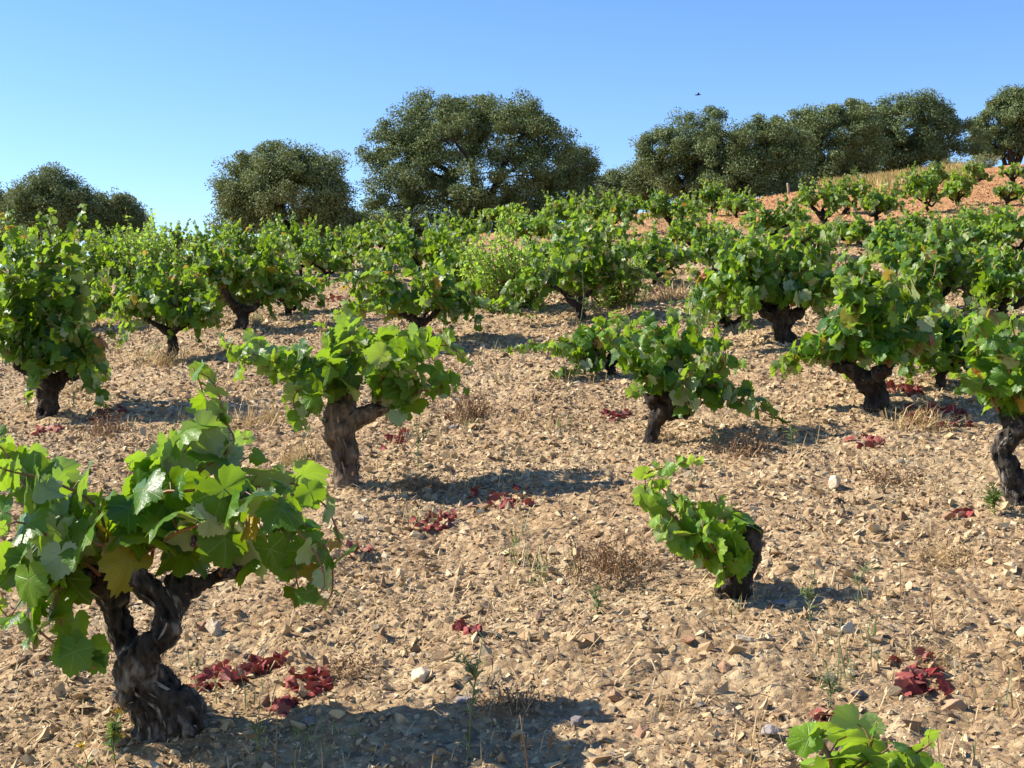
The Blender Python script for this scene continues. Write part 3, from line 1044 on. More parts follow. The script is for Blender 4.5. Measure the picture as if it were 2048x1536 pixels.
build_vine('small low vine with bright green leaves curving up to the left of its short stump', (1465, 1192),
           tubes_px=[
               [(1460, 1225, 0, 44), (1466, 1185, 0, 42), (1474, 1155, 0, 38), (1492, 1125, 0, 27), (1502, 1098, 0, 24), (1500, 1075, 0, 22), (1518, 1058, 0, 15)],
               [(1500, 1090, 0, 20), (1486, 1062, .02, 14)],
               [(1470, 1160, -.02, 30), (1448, 1182, -.03, 20)]],
           shoots=[
               [(1490, 1110, 0), (1440, 1125, -.06), (1390, 1100, -.08), (1330, 1055, -.06), (1296, 1005, -.04), (1292, 952, 0), (1335, 932, .03), (1425, 920, .05)],
               [(1490, 1100, 0), (1425, 1098, -.06), (1370, 1050, -.06), (1312, 1000, -.04), (1300, 960, 0)],
               [(1495, 1100, 0), (1460, 1060, -.03), (1442, 1010, 0), (1432, 985, 0)],
               [(1490, 1130, 0), (1452, 1155, -.08), (1432, 1150, -.1)],
               [(1500, 1090, 0), (1485, 1045, -.03), (1462, 1020, -.03)],
               [(1480, 1120, 0), (1410, 1118, -.1), (1350, 1085, -.1), (1320, 1050, -.1)],
               [(1490, 1110, 0), (1430, 1080, -.1), (1380, 1030, -.08), (1345, 1000, -.05)],
               [(1490, 1100, 0), (1430, 1060, .04), (1380, 1010, .05), (1320, 975, .05), (1360, 935, .05)],
               [(1490, 1120, 0), (1440, 1110, -.12), (1410, 1070, -.13), (1400, 1040, -.12)],
               [(1495, 1110, -.02), (1460, 1100, -.1), (1450, 1060, -.1), (1470, 1040, -.1)],
               [(1485, 1125, -.02), (1455, 1130, -.12), (1420, 1145, -.13)],
           ], leaf=0.044, lod=0, spacing=0.021, mat='leaf_young', gold=0.004, droop=0.6)

build_vine('vine cut by the right edge, its pale knotted trunk bare below the crown', (2036, 1012),
           tubes_px=[[(2044, 1040, 0, 32), (2034, 985, 0, 30), (2022, 945, 0, 30), (2004, 915, 0, 25), (2010, 888, 0, 27), (2032, 862, 0, 26), (2040, 830, 0, 20)],
                     [(2030, 862, 0, 24), (2075, 840, 0, 20), (2110, 815, 0, 14)], [(2030, 850, 0, 20), (2000, 825, .03, 14)]],
           box=(1895, 590, 2200, 850), fill=2.1, leaf=0.058, lod=0, spacing=0.026, gold=0.035, bark='bark_grey')

build_vine('vine in the bottom right corner, only its topmost pale leaves showing', (1740, 1790), head_px=(1740, 1690),
           box=(1580, 1478, 1905, 1770), fill=2.4, leaf=0.060, lod=0, spacing=0.028, mat='leaf_young', gold=0.0, droop=0.35, depth_scale=0.6)
build_vine('vine at the bottom right edge with a single leafy shoot reaching into view', (2170, 1780), head_px=(2170, 1690),
           box=(2050, 1490, 2350, 1740), fill=1.6, leaf=0.062, lod=0, spacing=0.05, mat='leaf', gold=0.0, depth_scale=0.6)

# ---- the vines of the middle distance: label, base, head, crown box, options
MID = [
    ('tall bushy vine at the left edge with an orange-red leaf low in its crown', (95, 836), (100, 748), (-60, 468, 245, 745), dict(thick=1.5, leaf=0.058, fill=2.3, gold=0.03)),
    ('forked black vine with a yellowing leaf patch, before the tall pale shrub', (342, 722), (340, 645), (225, 525, 442, 655), dict(thick=1.25, gold=0.04)),
    ('vine on a thick double stump with one shoot drooping low beside it', (478, 662), (478, 600), (388, 470, 612, 600), dict(thick=1.5, droop_shoot=[(510, 605, 0), (560, 590, -.1), (600, 615, -.1), (612, 645, -.1)])),
    ('broad leafy vine with a forked black trunk right behind the peeling-bark vine', (828, 692), (835, 632), (690, 525, 950, 660), dict(thick=1.3, gold=0.03)),
    ('upright vine in front of the biggest oak, on the edge of the pink stony clearing', (850, 565), (846, 535), (745, 432, 935, 560), {}),
    ('vine under the gap between the two round oaks', (600, 552), (600, 525), (525, 442, 640, 548), {}),
    ('vine at the foot of the biggest oak’s left side', (690, 540), (690, 515), (640, 458, 748, 540), {}),
    ('vine directly below the smaller round oak, dark green', (430, 545), (430, 520), (375, 447, 475, 545), {}),
    ('vine half hidden behind the tall left-edge vine, its black stump in the open', (192, 612), (195, 578), (140, 475, 262, 592), {}),
    ('vine in the back row below the leftmost oaks', (110, 545), (110, 522), (50, 465, 165, 540), {}),
    ('back row vine just beside the tall pale shrub', (238, 538), (238, 517), (185, 465, 290, 535), {}),
    ('back row vine between the tall pale shrub and the smaller round oak', (345, 532), (345, 512), (300, 455, 385, 530), {}),
    ('back row vine in front of the right side of the smaller round oak', (505, 530), (505, 510), (462, 448, 545, 528), {}),
    ('vine with a low sprawling dark arm, growing out of the pale green bush', (1155, 640), (1150, 592), (1100, 432, 1285, 615), dict(thick=1.4)),
    ('low vine behind the knobbly vine, its leafy shoots trailing over bare ground', (1222, 748), (1216, 722), (1150, 660, 1260, 740), dict(drape=True)),
    ('large dense dark green vine with a black trunk on the right half of the slope', (1575, 692), (1567, 610), (1388, 468, 1695, 680), dict(thick=1.5, fill=2.7)),
    ('vine with reddened lower leaves and pale leaf backs, standing over red litter', (1745, 828), (1740, 745), (1600, 540, 1900, 790), dict(thick=1.4, gold=0.04, leaf=0.058)),
    ('vine with a bare dark trunk behind the vine with reddened lower leaves', (1870, 645), (1865, 595), (1745, 455, 1915, 630), dict(thick=1.3)),
    ('vine behind the high crown of the vine cut by the right edge', (2010, 648), (2010, 605), (1940, 520, 2090, 640), {}),
    ('small upright vine at the tree line, first of the pair on the reddish bare patch', (1429, 434), (1427, 420), (1393, 365, 1450, 424), {}),
    ('small upright vine at the tree line, second of the pair on the reddish bare patch', (1472, 438), (1470, 424), (1442, 378, 1515, 430), {}),
    ('spreading vine with a leaning bare trunk in front of the tree-line pair', (1554, 484), (1552, 460), (1484, 405, 1608, 476), {}),
    ('vine with a bent black trunk under the wooden stake', (1647, 448), (1645, 425), (1598, 362, 1685, 424), dict(thick=1.5)),
    ('vine whose crown arches over like a doorway on the red slope', (1686, 428), (1700, 402), (1665, 355, 1738, 404), {}),
    ('vine at the right foot of the leafy arch on the red slope', (1753, 440), (1750, 424), (1728, 372, 1800, 432), {}),
    ('tall pointed vine against the golden grass', (1862, 424), (1855, 400), (1803, 336, 1885, 418), {}),
    ('stunted bare-trunked vine with a small leaf tuft at the top of the slope', (1876, 383), (1872, 360), (1855, 325, 1890, 358), {}),
    ('yellowish vine beside the tall pointed vine near the top', (1919, 412), (1915, 396), (1892, 345, 1945, 404), dict(mat='leaf_young', gold=0.08)),
    ('small vine just behind the yellowish vine at the top of the slope', (1953, 373), (1950, 358), (1930, 325, 1968, 364), {}),
    ('tiny vine at the right edge on bare red ground', (2016, 412), (2014, 398), (1998, 372, 2042, 406), {}),
    ('spindly vine at the right edge, highest on the red slope', (2025, 369), (2023, 350), (2005, 328, 2062, 354), dict(fill=1.1)),
    ('small clipped round vine below the vine with the bent trunk', (1693, 490), (1693, 475), (1655, 448, 1730, 487), {}),
    ('vine next to the small clipped round vine, full and bright', (1790, 560), (1790, 530), (1738, 450, 1835, 550), {}),
    ('vine below the tall pointed vine, merging with its neighbours', (1880, 545), (1880, 520), (1825, 465, 1925, 542), {}),
    ('vine above the right-hand vines, beside the feathery green weed', (1955, 528), (1955, 502), (1900, 438, 1995, 520), {}),
    ('vine at the right edge halfway up the slope', (2040, 515), (2040, 490), (1988, 430, 2085, 510), {}),
    ('vine with dark knotted arms in front of the right-hand oaks', (1355, 471), (1346, 440), (1285, 388, 1400, 464), dict(thick=1.5)),
    ('sparse low vine at the foot of the biggest oak’s right side', (990, 458), (1000, 438), (955, 412, 1052, 450), dict(fill=1.2)),
    ('tall bright vine beside the brown dry weeds under the biggest oak', (1125, 468), (1128, 445), (1080, 392, 1175, 460), {}),
    ('broad bright vine in front of the low tree-line bush', (1218, 472), (1220, 448), (1168, 385, 1282, 468), {}),
    ('vine with brownish lower leaves beside the dry grass hollow', (1310, 572), (1312, 545), (1258, 465, 1378, 565), dict(gold=0.05)),
    ('vine uphill of the pale green bush, small and yellow green', (1060, 505), (1060, 482), (1000, 425, 1105, 500), dict(mat='leaf_young')),
    ('vine between the dry grass hollow and the large dense vine', (1430, 545), (1430, 522), (1378, 462, 1488, 540), {}),
    ('vine peeping over the crown of the large dense vine', (1628, 525), (1628, 505), (1592, 455, 1665, 522), {}),
    ('young bushy vine between the large dense vine and the pale leaf backs', (1716, 634), (1715, 612), (1678, 540, 1738, 628), {}),
    ('vine left of the upright vine under the biggest oak', (765, 512), (765, 492), (705, 442, 812, 508), {}),
    ('vine tucked under the reddened-leaf vine’s neighbour at the right', (1960, 600), (1960, 575), (1900, 500, 2010, 595), {}),
    ('small vine on the reddish ground above the large dense vine', (1500, 530), (1500, 512), (1450, 465, 1545, 528), {}),
    ('low vine at the end of the back row, beneath the left oaks', (30, 535), (30, 515), (-25, 455, 62, 532), {}),
    ('low vine hidden behind the double stump vine, its right side on open soil', (578, 628), (578, 602), (515, 535, 642, 618), {}),
    ('vine at the corner of the pink stony clearing, right of the upright vine', (930, 492), (930, 472), (885, 425, 975, 488), {}),
    ('vine between the pale green bush and the reddish bare patch', (1150, 545), (1150, 522), (1095, 465, 1200, 540), {}),
    ('low vine in front of the large dense vine, close to its trunk', (1452, 655), (1452, 630), (1392, 560, 1510, 648), {}),
    ('vine squeezed between the pale leaf backs and the bare dark trunk', (1822, 625), (1822, 600), (1765, 545, 1880, 620), {}),
    ('vine on the right-hand slope with a crown wider than it is tall', (1915, 575), (1915, 552), (1845, 500, 1985, 570), {}),
    ('vine at the right edge below the halfway vine', (2045, 590), (2045, 565), (1985, 505, 2100, 585), {}),
    ('vine uphill of the large dense vine, half covered by its top shoots', (1555, 565), (1555, 542), (1500, 485, 1612, 560), {}),
    ('vine at the lower end of the red slope, under the leafy arch', (1745, 505), (1745, 485), (1690, 440, 1800, 500), {}),
    ('vine below the yellowish vine, in the first full row under the red slope', (1845, 495), (1845, 475), (1795, 428, 1900, 490), {}),
    ('vine under the feathery green weed, its top yellow green', (1985, 478), (1985, 460), (1940, 418, 2035, 475), dict(mat='leaf_young')),
    ('vine right of the vine with reddened lower leaves, trailing to the ground', (1880, 775), (1885, 725), (1800, 640, 1950, 790), dict(leaf=0.054)),
    ('vine left of the sprawling dark arm, lost in the pale green bush', (1070, 560), (1070, 540), (1015, 480, 1125, 556), {}),
    ('vine in front of the dark knotted arms, close to the dry grass hollow', (1385, 505), (1385, 486), (1335, 430, 1435, 500), {}),
    ('vine at the end of the row below the tall bright vine', (1170, 505), (1170, 488), (1120, 430, 1225, 502), {}),
    ('vine beside the upright vine, on the near side of the pink clearing', (910, 600), (908, 572), (860, 505, 965, 595), {}),
    ('vine in the left rows between the tall edge vine and the yellowing vine', (150, 665), (150, 632), (95, 545, 225, 655), {}),
    ('vine at the back right of the double stump vine', (655, 560), (655, 542), (605, 475, 705, 556), {}),
    ('vine just uphill of the yellowing vine, joining the pale shrub', (405, 600), (405, 575), (345, 500, 455, 595), {}),
]
for label, b, h, box, o in MID:
    o = dict(o)
    d = depth_at(*b)
    kw = dict(leaf=0.049 if d < 13 else 0.044, lod=1 if d < 12 else 2, spacing=0.019)
    shoots = []
    if 'droop_shoot' in o:
        shoots.append(o.pop('droop_shoot'))
    if o.pop('drape', False):
        shoots = [[(1216, 722, 0), (1150, 715, -.1), (1090, 690, -.1), (1010, 705, -.1)], [(1216, 722, 0), (1170, 735, -.15), (1100, 752, -.2)],
                  [(1216, 722, 0), (1160, 690, 0), (1080, 700, .1)]]
    kw.update(o)
    build_vine(label, b, head_px=h, box=box, shoots=shoots, **kw)


# ------------------------------------------------------------------ trees
def build_tree(label, base_px_x, d, lobes, n_leaves, mat='oak', leaf=0.055, limbs=9, name='holm_oak', clump_r=0.35):
    """lobes: (cx,cy,rx,ry) in photo pixels at depth d; the crown fills them as ellipsoids."""
    bx = (base_px_x - 1024) / F * d
    base = np.array([bx, d, gz(bx, d)])
    root = thing(name, label, 'tree' if name == 'holm_oak' else 'bush', base, 'holm oaks along the crest' if name == 'holm_oak' else None)
    mp = d / F
    L = []
    for cx, cy, rx, ry in lobes:
        c = P3(cx, cy, d)
        rx, ry = rx * 1.06, ry * 1.05
        L.append((c, np.array([rx * mp, min(rx, ry * 1.3) * mp * 0.9, ry * mp])))
    vol = np.array([np.prod(r) ** 0.75 for _, r in L])
    nc = max(36, int(0.62 * n_leaves / 62))
    pick = rng.choice(len(L), nc, p=vol / vol.sum())
    u = rng.normal(size=(nc, 3))
    u /= np.linalg.norm(u, axis=1)[:, None]
    rad = rng.uniform(0.25, 1.0, nc) ** 0.42 * np.where(rng.uniform(0, 1, nc) < 0.10, rng.uniform(1.0, 1.09, nc), 1.0)
    C_ = np.array([L[k][0] for k in pick]) + u * np.array([L[k][1] for k in pick]) * rad[:, None] * 0.93
    gcl = ground_z(C_[:, 0], C_[:, 1], False)
    C_[:, 2] = np.maximum(C_[:, 2], gcl + 0.15)
    per = rng.integers(190, 440, nc)
    cr = clump_r * rng.uniform(0.5, 1.2, nc) * np.where(rad > 1.0, 0.7, 1.0)
    tint = np.clip(0.45 + 0.34 * rng.normal(size=nc) + 0.5 * fbm(C_ * 0.9, 2), 0, 1)
    ci = np.repeat(np.arange(nc), per)
    n = len(ci)
    off = rng.normal(size=(n, 3))
    off /= np.linalg.norm(off, axis=1)[:, None]
    off *= (rng.uniform(0, 1, n) ** 0.55)[:, None] * cr[ci][:, None]
    off[:, 2] *= 0.75
    # sprigs poking out of the outline
    pos = C_[ci] + off
    outd = off / (np.linalg.norm(off, axis=1)[:, None] + 1e-6)
    nrm = outd * 0.35 + np.array([0, 0, 0.35]) + rng.normal(0, 0.6, (n, 3))
    nrm /= np.linalg.norm(nrm, axis=1)[:, None]
    tip = outd + rng.normal(0, 0.7, (n, 3))
    tip -= nrm * np.sum(tip * nrm, 1)[:, None]
    tip /= np.linalg.norm(tip, axis=1)[:, None] + 1e-9
    lat = np.cross(nrm, tip)
    s = 1.0 * leaf * rng.uniform(0.6, 1.25, n)[:, None]
    V = np.stack([pos - tip * s * 0.5, pos + lat * s * 0.27 + nrm * s * .06, pos + tip * s * 0.55, pos - lat * s * 0.27 + nrm * s * .06], 1).reshape(-1, 3)
    i = np.arange(n)[:, None] * 4
    T = np.concatenate([i + [0, 2, 1], i + [0, 3, 2]], 1).reshape(-1, 3)
    T = T[:, ::-1]
    link('crown', make_mesh('crown', V - base, T, M[mat], attr=np.repeat(tint[ci], 4), smooth=False), root)
    # trunk and limbs
    parts = []
    hgt = max(p[0][2] for p in L) - base[2]
    fork = base + np.array([0, 0, 0.16 * hgt])
    tr = 0.035 * hgt + 0.05
    parts.append(tube(smooth_path(np.array([base - [0, 0, .2], base + [0, 0, 0.08 * hgt], fork]), 8), [tr * 1.4, tr * 1.2, tr * 1.1, tr, tr, tr, tr * .95, tr * .9], 9, True, 0.2))
    order = rng.permutation(nc)
    lim_pts = []
    for k in range(limbs):
        e = C_[order[k % nc]]
        m1 = fork * 0.62 + e * 0.38 + rng.normal(0, 0.12, 3) + [0, 0, 0.12 * hgt]
        p = smooth_path(np.array([fork - [0, 0, .1], m1, e]), 12)
        p += np.stack([fbm(p * 2 + j, 2) for j in (1, 2, 3)], -1) * 0.09
        parts.append(tube(p, np.linspace(tr * 0.62, 0.02, 12), 6, True))
        lim_pts.append(p[3:])
    lp = np.vstack(lim_pts)
    for k in order[limbs:limbs + 110]:
        e = C_[k]
        dd = np.linalg.norm(lp - e, axis=1) + (lp[:, 2] > e[2] + 0.1) * 0.4
        a = lp[np.argmin(dd)]
        mid = (a + e) / 2 + rng.normal(0, 0.06, 3) + [0, 0, 0.05]
        parts.append(tube(smooth_path(np.array([a, mid, e]), 6), np.linspace(0.022, 0.006, 6), 4, True))
    V, T = merge(parts)
    link('trunk', make_mesh('trunk', V - base, T, M['oak_bark'], smooth=True, attr=np.full(len(V), 0.45)), root)
    return root


build_tree('biggest oak, a broad dome with branches showing through, at the centre of the crest', 955, 34,
           [(955, 330, 190, 135), (880, 270, 110, 85), (1010, 265, 105, 78), (800, 330, 85, 90), (1105, 330, 85, 95), (950, 400, 215, 80), (860, 225, 60, 42), (1060, 235, 55, 44), (780, 400, 62, 62), (930, 235, 70, 48), (1000, 222, 40, 34), (760, 300, 44, 46)],
           52000, 'oak', 0.062, 14)
build_tree('small oak leaning against the right flank of the biggest oak', 1150, 35.5,
           [(1150, 340, 44, 58), (1130, 395, 62, 50), (1172, 330, 22, 30)], 9000, 'oak', 0.058, 5)
build_tree('smaller round oak with a brownish top, standing left of the biggest oak', 570, 32,
           [(570, 390, 120, 92), (500, 380, 75, 72), (640, 375, 66, 72), (540, 330, 70, 44), (610, 335, 66, 40), (480, 430, 60, 62), (660, 430, 46, 52)],
           34000, 'oak_pale', 0.058, 10)
build_tree('dark oak with a ragged pointed top near the left edge', 105, 33,
           [(105, 415, 82, 66), (100, 375, 46, 36), (60, 430, 60, 55), (150, 430, 50, 50)], 20000, 'oak', 0.058, 7)
build_tree('dark low oak between the ragged oak and the tall pale shrub', 225, 34,
           [(225, 425, 52, 42), (262, 445, 34, 40), (200, 450, 45, 42)], 11000, 'oak', 0.058, 5)
build_tree('oak mostly cut off by the left edge', -10, 35,
           [(-15, 420, 50, 58), (15, 440, 35, 50), (-60, 420, 50, 70)], 9000, 'oak', 0.058, 5)
build_tree('low oak bush in shade under the gap beside the biggest oak', 690, 33.5,
           [(670, 455, 60, 34), (740, 450, 44, 26), (800, 455, 60, 30)], 9000, 'oak', 0.055, 4)
build_tree('grey green oak at the left end of the right-hand grove, with loose sprays on top', 1375, 38,
           [(1370, 300, 78, 66), (1405, 250, 48, 40), (1320, 310, 56, 50), (1430, 320, 70, 70), (1385, 355, 95, 46)], 22000, 'oak', 0.064, 8)
build_tree('darkest oak of the right-hand grove, in shadow down to the ground', 1500, 37,
           [(1500, 300, 66, 62), (1480, 345, 90, 52), (1550, 330, 60, 70), (1540, 265, 40, 36), (1440, 375, 60, 34), (1560, 370, 60, 36), (1440, 290, 50, 50), (1575, 285, 50, 55)], 20000, 'oak', 0.064, 7)
build_tree('tall rounded olive-brown oak in the middle of the right-hand grove', 1650, 40,
           [(1650, 290, 78, 78), (1610, 270, 50, 56), (1690, 255, 60, 52), (1650, 345, 110, 46), (1640, 232, 40, 26), (1600, 360, 60, 34), (1700, 350, 60, 30), (1730, 280, 50, 60)], 24000, 'oak_pale', 0.068, 8)
build_tree('tallest oak of the right-hand grove, above the end of the golden grass', 1810, 42,
           [(1815, 255, 88, 62), (1760, 265, 56, 60), (1870, 265, 46, 58), (1800, 310, 110, 44), (1830, 215, 56, 30), (1740, 225, 46, 32), (1760, 335, 66, 30), (1860, 315, 56, 30), (1930, 275, 40, 44)], 26000, 'oak', 0.07, 8)
build_tree('oak at the right edge, at the very top of the slope', 2020, 46,
           [(2010, 245, 56, 50), (2060, 240, 60, 60), (1945, 280, 34, 40), (2000, 285, 70, 34), (2030, 205, 40, 26)], 20000, 'oak', 0.074, 7)
build_tree('low pale oak bush filling the gap right of the biggest oak', 1250, 40,
           [(1245, 372, 62, 36), (1300, 365, 54, 40), (1205, 390, 50, 32)], 11000, 'oak_pale', 0.064, 4)


# ------------------------------------------------------------------ shrubs, weeds, tufts
def small_leaves(node, out, size, width=0.3, fold=0.1):
    n = len(node)
    nrm = rng.normal(0, 0.6, (n, 3)) + np.array([0, 0, 0.6])
    nrm /= np.linalg.norm(nrm, axis=1)[:, None]
    tip = out - nrm * np.sum(out * nrm, 1)[:, None]
    tip /= np.linalg.norm(tip, axis=1)[:, None] + 1e-9
    lat = np.cross(nrm, tip)
    s = (size * rng.uniform(0.6, 1.3, n))[:, None]
    V = np.stack([node, node + tip * s * .45 + lat * s * width + nrm * s * fold, node + tip * s, node + tip * s * .45 - lat * s * width + nrm * s * fold], 1).reshape(-1, 3)
    i = np.arange(n)[:, None] * 4
    T = np.concatenate([i + [0, 1, 2], i + [0, 2, 3]], 1).reshape(-1, 3)
    return V, T[:, ::-1]


def build_shrub(label, base_px, box, n_stems, leaf=0.035, mat='leaf_shrub', spacing=0.016, name='leafy_shrub', depth_scale=0.7):
    base = on_ground(*base_px)
    d = base[1]
    mp = d / F
    root = thing(name, label, 'shrub', base)
    x0, y0, x1, y1 = box
    c = P3((x0 + x1) / 2, (y0 + y1) / 2, d)
    hw, hh = (x1 - x0) / 2 * mp, (y1 - y0) / 2 * mp
    stems, Vs, Ts, off = [], [], [], 0
    for k in range(n_stems):
        u = random.uniform(-1, 1)
        top = np.array([c[0] + u * hw, d + random.uniform(-1, 1) * hw * depth_scale, c[2] + hh * random.uniform(-0.3, 1.1) * (1 - 0.5 * abs(u))])
        b = base + np.array([u * hw * 0.35 + random.gauss(0, .04), random.gauss(0, .08), -0.03])
        p = smooth_path(np.array([b, b * .5 + top * .5 + rng.normal(0, .04, 3), top]), 10)
        stems.append(tube(p, np.linspace(0.006, 0.002, 10), 4, True))
        L = np.sum(np.linalg.norm(np.diff(p, axis=0), axis=1))
        n = max(6, int(L * 0.92 / spacing))
        t = rng.uniform(0.05, 1, n) * 9
        node = np.stack([np.interp(t, np.arange(10), p[:, k2]) for k2 in range(3)], -1) + rng.normal(0, 0.022, (n, 3))
        out = rng.normal(0, 1, (n, 3)) + np.array([0, 0, 0.2])
        V, T = small_leaves(node, out, leaf, 0.3)
        Vs.append(V); Ts.append(T + off); off += len(V)
    sv, st = merge(stems)
    link('stems', make_mesh('stems', sv - base, st, M['cane'], smooth=True), root)
    link('foliage', make_mesh('foliage', np.vstack(Vs) - base, np.vstack(Ts), M[mat]), root)
    return root


build_shrub('tall pale yellow-green shrub with upright twigs rising above the left-hand vines', (295, 605), (225, 415, 362, 600), 80, 0.050)
build_shrub('rounded light green bush of small leaves in the middle of the slope', (1030, 622), (915, 445, 1130, 618), 100, 0.048)
build_shrub('light green small-leaved bush filling in behind the sprawling dark arm', (1235, 612), (1165, 455, 1295, 612), 60, 0.044)
build_shrub('feathery green weed bush on the red ground near the right edge', (1944, 446), (1905, 402, 2000, 446), 28, 0.05, 'weed_green')
build_shrub('grey green scrub on the golden grass at the top of the slope', (1960, 335), (1925, 305, 2005, 336), 40, 0.05, 'weed', name='scrub_bush')
build_shrub('pale olive scrub beside the grove at the top edge of the golden grass', (1905, 336), (1885, 312, 1925, 338), 24, 0.05, 'weed', name='scrub_bush')


def build_weed(label, base_px, top_px, mat='weed', leaves=40, leaf=0.03, branches=2, flower=None, name='weed', width=0.09):
    base = on_ground(*base_px)
    d = base[1]
    top = P3(top_px[0], top_px[1], d)
    if top[2] < base[2] + 0.05:
        top[2] = base[2] + 0.05
    parts = []
    p = smooth_path(np.array([base - [0, 0, .01], base * .5 + top * .5 + rng.normal(0, .008, 3), top]), 10)
    h = np.linalg.norm(top - base)
    parts.append(tube(p, np.linspace(0.0032, 0.0012, 10) * (0.6 + h), 4, True))
    paths = [p]
    for k in range(branches):
        t = random.uniform(0.25, 0.75)
        a = p[int(t * 9)]
        e = a + np.array([random.uniform(-.25, .25) * h, random.uniform(-.2, .2) * h, random.uniform(.2, .5) * h * (1 - t)])
        q = smooth_path(np.array([a, (a + e) / 2 + [0, 0, .01], e]), 6)
        parts.append(tube(q, np.linspace(0.0018, 0.0009, 6) * (0.6 + h), 4, True))
        paths.append(q)
    V1, T1 = merge(parts)
    node, out = [], []
    for q in paths:
        m = max(4, leaves // len(paths))
        t = rng.uniform(0.03, 1, m) * (len(q) - 1)
        node.append(np.stack([np.interp(t, np.arange(len(q)), q[:, k]) for k in range(3)], -1))
        o = rng.normal(0, 1, (m, 3))
        o[:, 2] = np.abs(o[:, 2]) * 0.6 + 0.5
        out.append(o)
    V2, T2 = small_leaves(np.vstack(node), np.vstack(out), leaf, width)
    root = thing(name, label, 'weed', base, None)
    link('stem', make_mesh('stem', V1 - base, T1, M[mat], smooth=True), root)
    link('foliage', make_mesh('foliage', V2 - base, T2, M[mat]), root)
    if flower:
        for tip_ in [q[-1] for q in paths][:flower]:
            out = rng.normal(0, 1, (18, 3)); out[:, 2] = np.abs(out[:, 2]) * .4
            V3, T3 = small_leaves(np.repeat(tip_[None], 18, 0), out, 0.014, 0.3)
            link('flower', make_mesh('flower', V3 - base, T3, M['petal']), root)
    return root


build_weed('thin grey green weed rising in front of the big vine’s shadow, the taller of two', (512, 1528), (520, 1395), leaves=34)
build_weed('reddish brown bare weed stalk beside the thin grey green weed', (550, 1535), (555, 1398), 'dry_brown', leaves=16, leaf=0.02)
build_weed('short grey green weed right of the reddish brown stalk in the foreground', (618, 1545), (622, 1440), leaves=22)
build_weed('tallest grey green weed in the middle of the foreground, with a leaning stem', (936, 1530), (966, 1272), leaves=60, leaf=0.035)
build_weed('dead brown forked weed at the bottom of the photo', (1058, 1560), (1040, 1430), 'dry_brown', leaves=20, leaf=0.015, branches=4)
build_weed('dead brown seedhead stalk next to the tallest foreground weed', (1090, 1530), (1105, 1460), 'dry_brown', leaves=26, leaf=0.015, branches=4)
build_weed('flowering green weed with small yellow blooms by the big trunk’s foot', (232, 1530), (236, 1425), 'weed_green', leaves=90, leaf=0.026, branches=5, flower=3, width=0.2)
build_weed('single yellow flower on a bare stalk at the bottom left', (165, 1545), (163, 1492), 'weed_green', leaves=4, branches=0, flower=1)
build_weed('grey green weed in the shadow of the small low vine', (1622, 1252), (1630, 1142), leaves=46, leaf=0.03, branches=3)
build_weed('spindly weed between the small low vine and the right edge', (1716, 1215), (1735, 1120), leaves=30, branches=2)
build_weed('tall thin weed with a bent stem against the vine with reddened lower leaves', (1760, 820), (1768, 690), leaves=34, branches=3)
build_weed('tall grey stalk in front of the sprawling dark arm', (1158, 660), (1165, 540), leaves=34, leaf=0.04, branches=2)
build_weed('upright grey twiggy weed right of the peeling-bark trunk', (836, 940), (842, 812), leaves=60, leaf=0.03, branches=3)
build_weed('leggy weed in front of the leftmost vine’s stump', (150, 850), (145, 745), leaves=40, leaf=0.03, branches=3)
build_weed('thin weed on the shaded ground right of the knobbly vine', (1424, 905), (1430, 838), leaves=30, branches=2)
build_weed('second thin weed right of the knobbly vine, farther along its shadow', (1585, 905), (1582, 850), leaves=36, branches=3)
build_weed('small weed on open ground above the small low vine', (1392, 1000), (1390, 940), leaves=16, branches=1)
build_weed('weed at the foot of the right-edge trunk, ferny and green', (1990, 1035), (1985, 965), 'weed_green', leaves=150, leaf=0.04, branches=8, width=0.05)
build_weed('pale weed in the gravel below the dry brown patch', (1195, 1225), (1185, 1165), leaves=70, leaf=0.025, branches=6)
build_weed('little green weed low in the gravel at centre', (1035, 1130), (1032, 1075), 'weed_green', leaves=22, branches=2)
build_weed('greyish weed in the lower right gravel', (1660, 1410), (1655, 1335), leaves=40, branches=3)
build_weed('wispy weed above the lower right red litter', (1870, 1250), (1860, 1150), 'dry_brown', leaves=26, leaf=0.018, branches=4)
build_weed('tall wiry green weed standing out against the grove', (1700, 392), (1712, 330), 'weed_green', leaves=50, leaf=0.08, branches=5)
build_weed('tall yellowish stalk in the right-hand vines', (1935, 690), (1945, 560), 'weed_green', leaves=24, leaf=0.04, branches=1)


